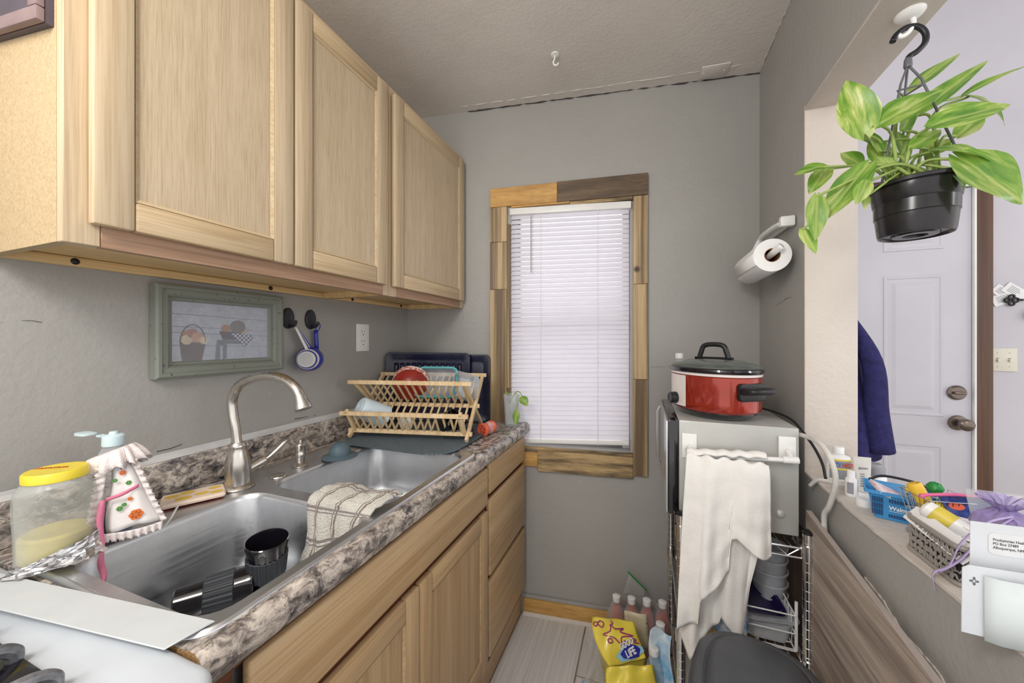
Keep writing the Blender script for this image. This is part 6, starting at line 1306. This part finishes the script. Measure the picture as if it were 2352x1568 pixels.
m = MB(orient((1.735, .915, LZ+.075), (-.1, -.7, .7), (1, .1, 0))); m.box(-.038, .045, -.034, .034, -.002, .002); npk = m.build('navy_pack', M['navypk'], None, bevel=.001); tag(npk, 'navy blue printed packet between the toy cart and the pouch', 'packet')
NPM = orient((1.735, .915, LZ+.075), (-.1, -.7, .7), (1, .1, 0)); m = MB(NPM); m.lathe([(0, .0022), (.009, .0022), (.009, .0026), (0, .0026)], (-.022, .01, 0), 18, sx=1.2, sy=.8, cap0=False, cap1=False); m.build('printed_badge', M['coral'], npk)
m = MB(orient((1.745, .885, LZ+.098), (-.35, -.6, .6), (.8, -.5, .2))); m.box(-.034, .034, -.030, .030, -.004, .004); tag(m.build('clear_case', clear('clear_rigid_plastic', srgb(222, 226, 230), .25, .05), None, bevel=.002), 'clear plastic case standing up behind the pouch', 'case')
# envelopes at the near end
M['env'] = plain('white_envelope', srgb(206, 210, 215), .6, var=.03, bump=.1); M['envw'] = clear('envelope_window', srgb(206, 208, 210), .75, .2); M['envin'] = plain('letter_paper', srgb(214, 216, 218), .7)
eu = thing('window_envelope', 'white window envelope standing above the lower envelope', 'envelope', (1.65, .672, LZ))
m = MB(); m.prism([(1.577, LZ+.001), (1.765, LZ+.001), (1.765, 1.0695), (1.578, 1.0685)], .6720, .6735, lambda a, b, c: (a, c, b)); eb = m.build('paper', M['env'], eu, bevel=.0004, seg=1)
m = MB(); m.prism(rrect(1.595, 1.70, 1.028, 1.057, .006), .6712, .6717, lambda a, b, c: (a, c, b)); m.build('window', M['envin'], eb)
for k, s_ in enumerate(('Presbyterian Health Plan', 'PO Box 27489', 'Albuquerque, NM 87125-7489')): text('address', s_, .0050, M['inkb'], eb, (1.599, .6710, 1.0465-.0052*k), (1, 0, 0), (0, 0, 1), 'LEFT', .0001, .8)
el_ = thing('folded_envelope', 'white envelope with sun emblem propped at the ledge edge', 'envelope', (1.64, .65, LZ))
m = MB(); m.prism([(1.5585, .9265), (1.612, .9235), (1.74, .9235), (1.74, 1.0165), (1.566, 1.0165), (1.5595, 1.012)], .6545, .6560, lambda a, b, c: (a, c, b)); e2 = m.build('paper', M['env'], el_, bevel=.0004, seg=1)
m = MB(); m.grid(lambda a, b: (1.579+.15*a, .6525-.006*math.sin(min(1, a*9)*math.pi/2), .9225+.084*b), 12, 2); m.build('flap', plain('pale_green_white_envelope', srgb(204, 212, 213), .6, var=.02), el_, smooth='all', solid=.0008)
M['ink2'] = plain('grey_ink', srgb(96, 98, 104), .6)
m = MB(); cx_, cz_ = 1.5705, .9965; m.tube([(cx_+.0018*math.cos(t_), .6541, cz_+.0022*math.sin(t_)) for t_ in [i*2*math.pi/14 for i in range(15)]], .0004, 4)
for d_ in ((1, 0), (-1, 0), (0, 1), (0, -1)):
    for o_ in (-.0011, -.0004, .0004, .0011):
        Ln_ = .0056 if abs(o_) < .001 else .0045; m.tube([(cx_+d_[0]*.0025+d_[1]*o_, .6541, cz_+d_[1]*.0028+d_[0]*o_), (cx_+d_[0]*Ln_*.85+d_[1]*o_, .6541, cz_+d_[1]*Ln_+d_[0]*o_)], .00028, 4)
m.build('sun_emblem', M['ink2'], e2)
# ------------------------------------------------------------------ entry room things
M['navycl'] = plain('navy_fleece', srgb(42, 40, 92), .95, var=.18, vs=60, bump=.4, bs=300)
def jk(a, b):
    an = math.radians(-92+184*a); wd = (.018+.060*b**.8)*(1+.10*math.sin(a*14+1)+.05*math.sin(a*27+b*5)); 
    return (1.738+max(.0, wd*math.cos(an))*1.12+.002, 1.43+wd*math.sin(an)*.9-.02*b, 1.46-.50*b-.012*math.sin(a*9)*b)
m = MB(); m.grid(jk, 44, 20); jko = thing('jacket', 'navy blue fleece jacket hanging behind the wall jamb', 'jacket', (1.75, 1.43, .96)); m.build('body', M['navycl'], jko, smooth='all', solid=.004)
m = MB(); m.tube(catmull([(1.745, 1.42, 1.40), (1.79, 1.36, 1.25), (1.80, 1.36, 1.10), (1.815, 1.37, .985)], 6), [.02+.012*i/18 for i in range(19)], 12); m.build('sleeve', M['navycl'], jko, smooth='all')
sw = thing('light_switch', 'cream double toggle light switch plate beside the front door', 'light switch', (2.74, 2.395, 1.163)); M['creamsw'] = plain('cream_switch_plastic', srgb(224, 220, 204), .4, var=.02)
m = MB(); m.box(2.703, 2.795, 2.393, 2.399, 1.163, 1.272); m.build('cover_plate', M['creamsw'], sw, bevel=.002)
for x in (2.728, 2.768):
    m = MB(); m.box(x-.004, x+.004, 2.384, 2.3935, 1.207, 1.221, None); m.build('toggle', M['creamsw'], sw, bevel=.002)
    m = MB(); m.box(x-.0055, x+.0055, 2.3922, 2.3928, 1.2235, 1.2255); m.box(x-.0012, x+.0012, 2.3922, 2.3928, 1.249, 1.2515); m.box(x-.0012, x+.0012, 2.3922, 2.3928, 1.184, 1.1865); m.build('details', M['slot'], sw)
def card(lab, cx2, cz2, rot, w, h, y):
    T = Matrix.Translation((cx2, y, cz2)) @ Matrix.Rotation(math.radians(rot), 4, 'Y'); m = MB(T); m.box(-w/2, w/2, -.0004, .0004, -h/2, h/2); o = m.build('business_card', M['wht2'], None); tag(o, lab, 'card')
    m = MB(T)
    for k in range(5): m.box(-w*.32, w*(.1+.06*(k % 3)), -.0008, -.0005, h*.28-h*.13*k, h*.31-h*.13*k)
    m.build('printed_lines', M['ink2'], o)
card('white business card tucked highest behind the key holder', 2.788, 1.537, 40, .085, .05, 2.3955); card('white business card behind the other two by the key holder', 2.748, 1.535, 42, .075, .045, 2.3975); card('white business card lowest and leftmost by the key holder', 2.752, 1.505, -20, .08, .05, 2.3965)
kh = thing('key_holder', 'black ornamental key-shaped holder on the wall by the door', 'key holder', (2.79, 2.39, 1.495))
m = MB()
for (dx, dz) in ((-.014, 0), (.014, 0), (0, .015), (0, -.015)): m.tube([(2.772+dx+.009*math.cos(t_), 2.388, 1.497+dz+.009*math.sin(t_)) for t_ in [i*2*math.pi/18 for i in range(19)]], .0042, 8)
m.build('quatrefoil', M['black'], kh, smooth='all')
m = MB(); m.tube([(2.794, 2.388, 1.497), (2.806, 2.388, 1.497), (2.81, 2.388, 1.497), (2.90, 2.388, 1.497)], [.004, .005, .003, .003], 8); m.build('shaft', M['black'], kh)
m = MB(); m.lathe([(0, -.03), (.012, -.02), (.016, 0), (.012, .02), (0, .024)], (2.838, 2.38, 1.43), 16, cap0=False, cap1=False); m.v = [p+Vector((rl.uniform(-1, 1), rl.uniform(-1, 1), rl.uniform(-1, 1)))*.004 for p in m.v]
tag(m.build('fuzzy_keychain', plain('grey_fur', srgb(120, 114, 112), .95, var=.3, vs=200), None, smooth=True), 'grey fuzzy keychain hanging under the key holder', 'keychain')
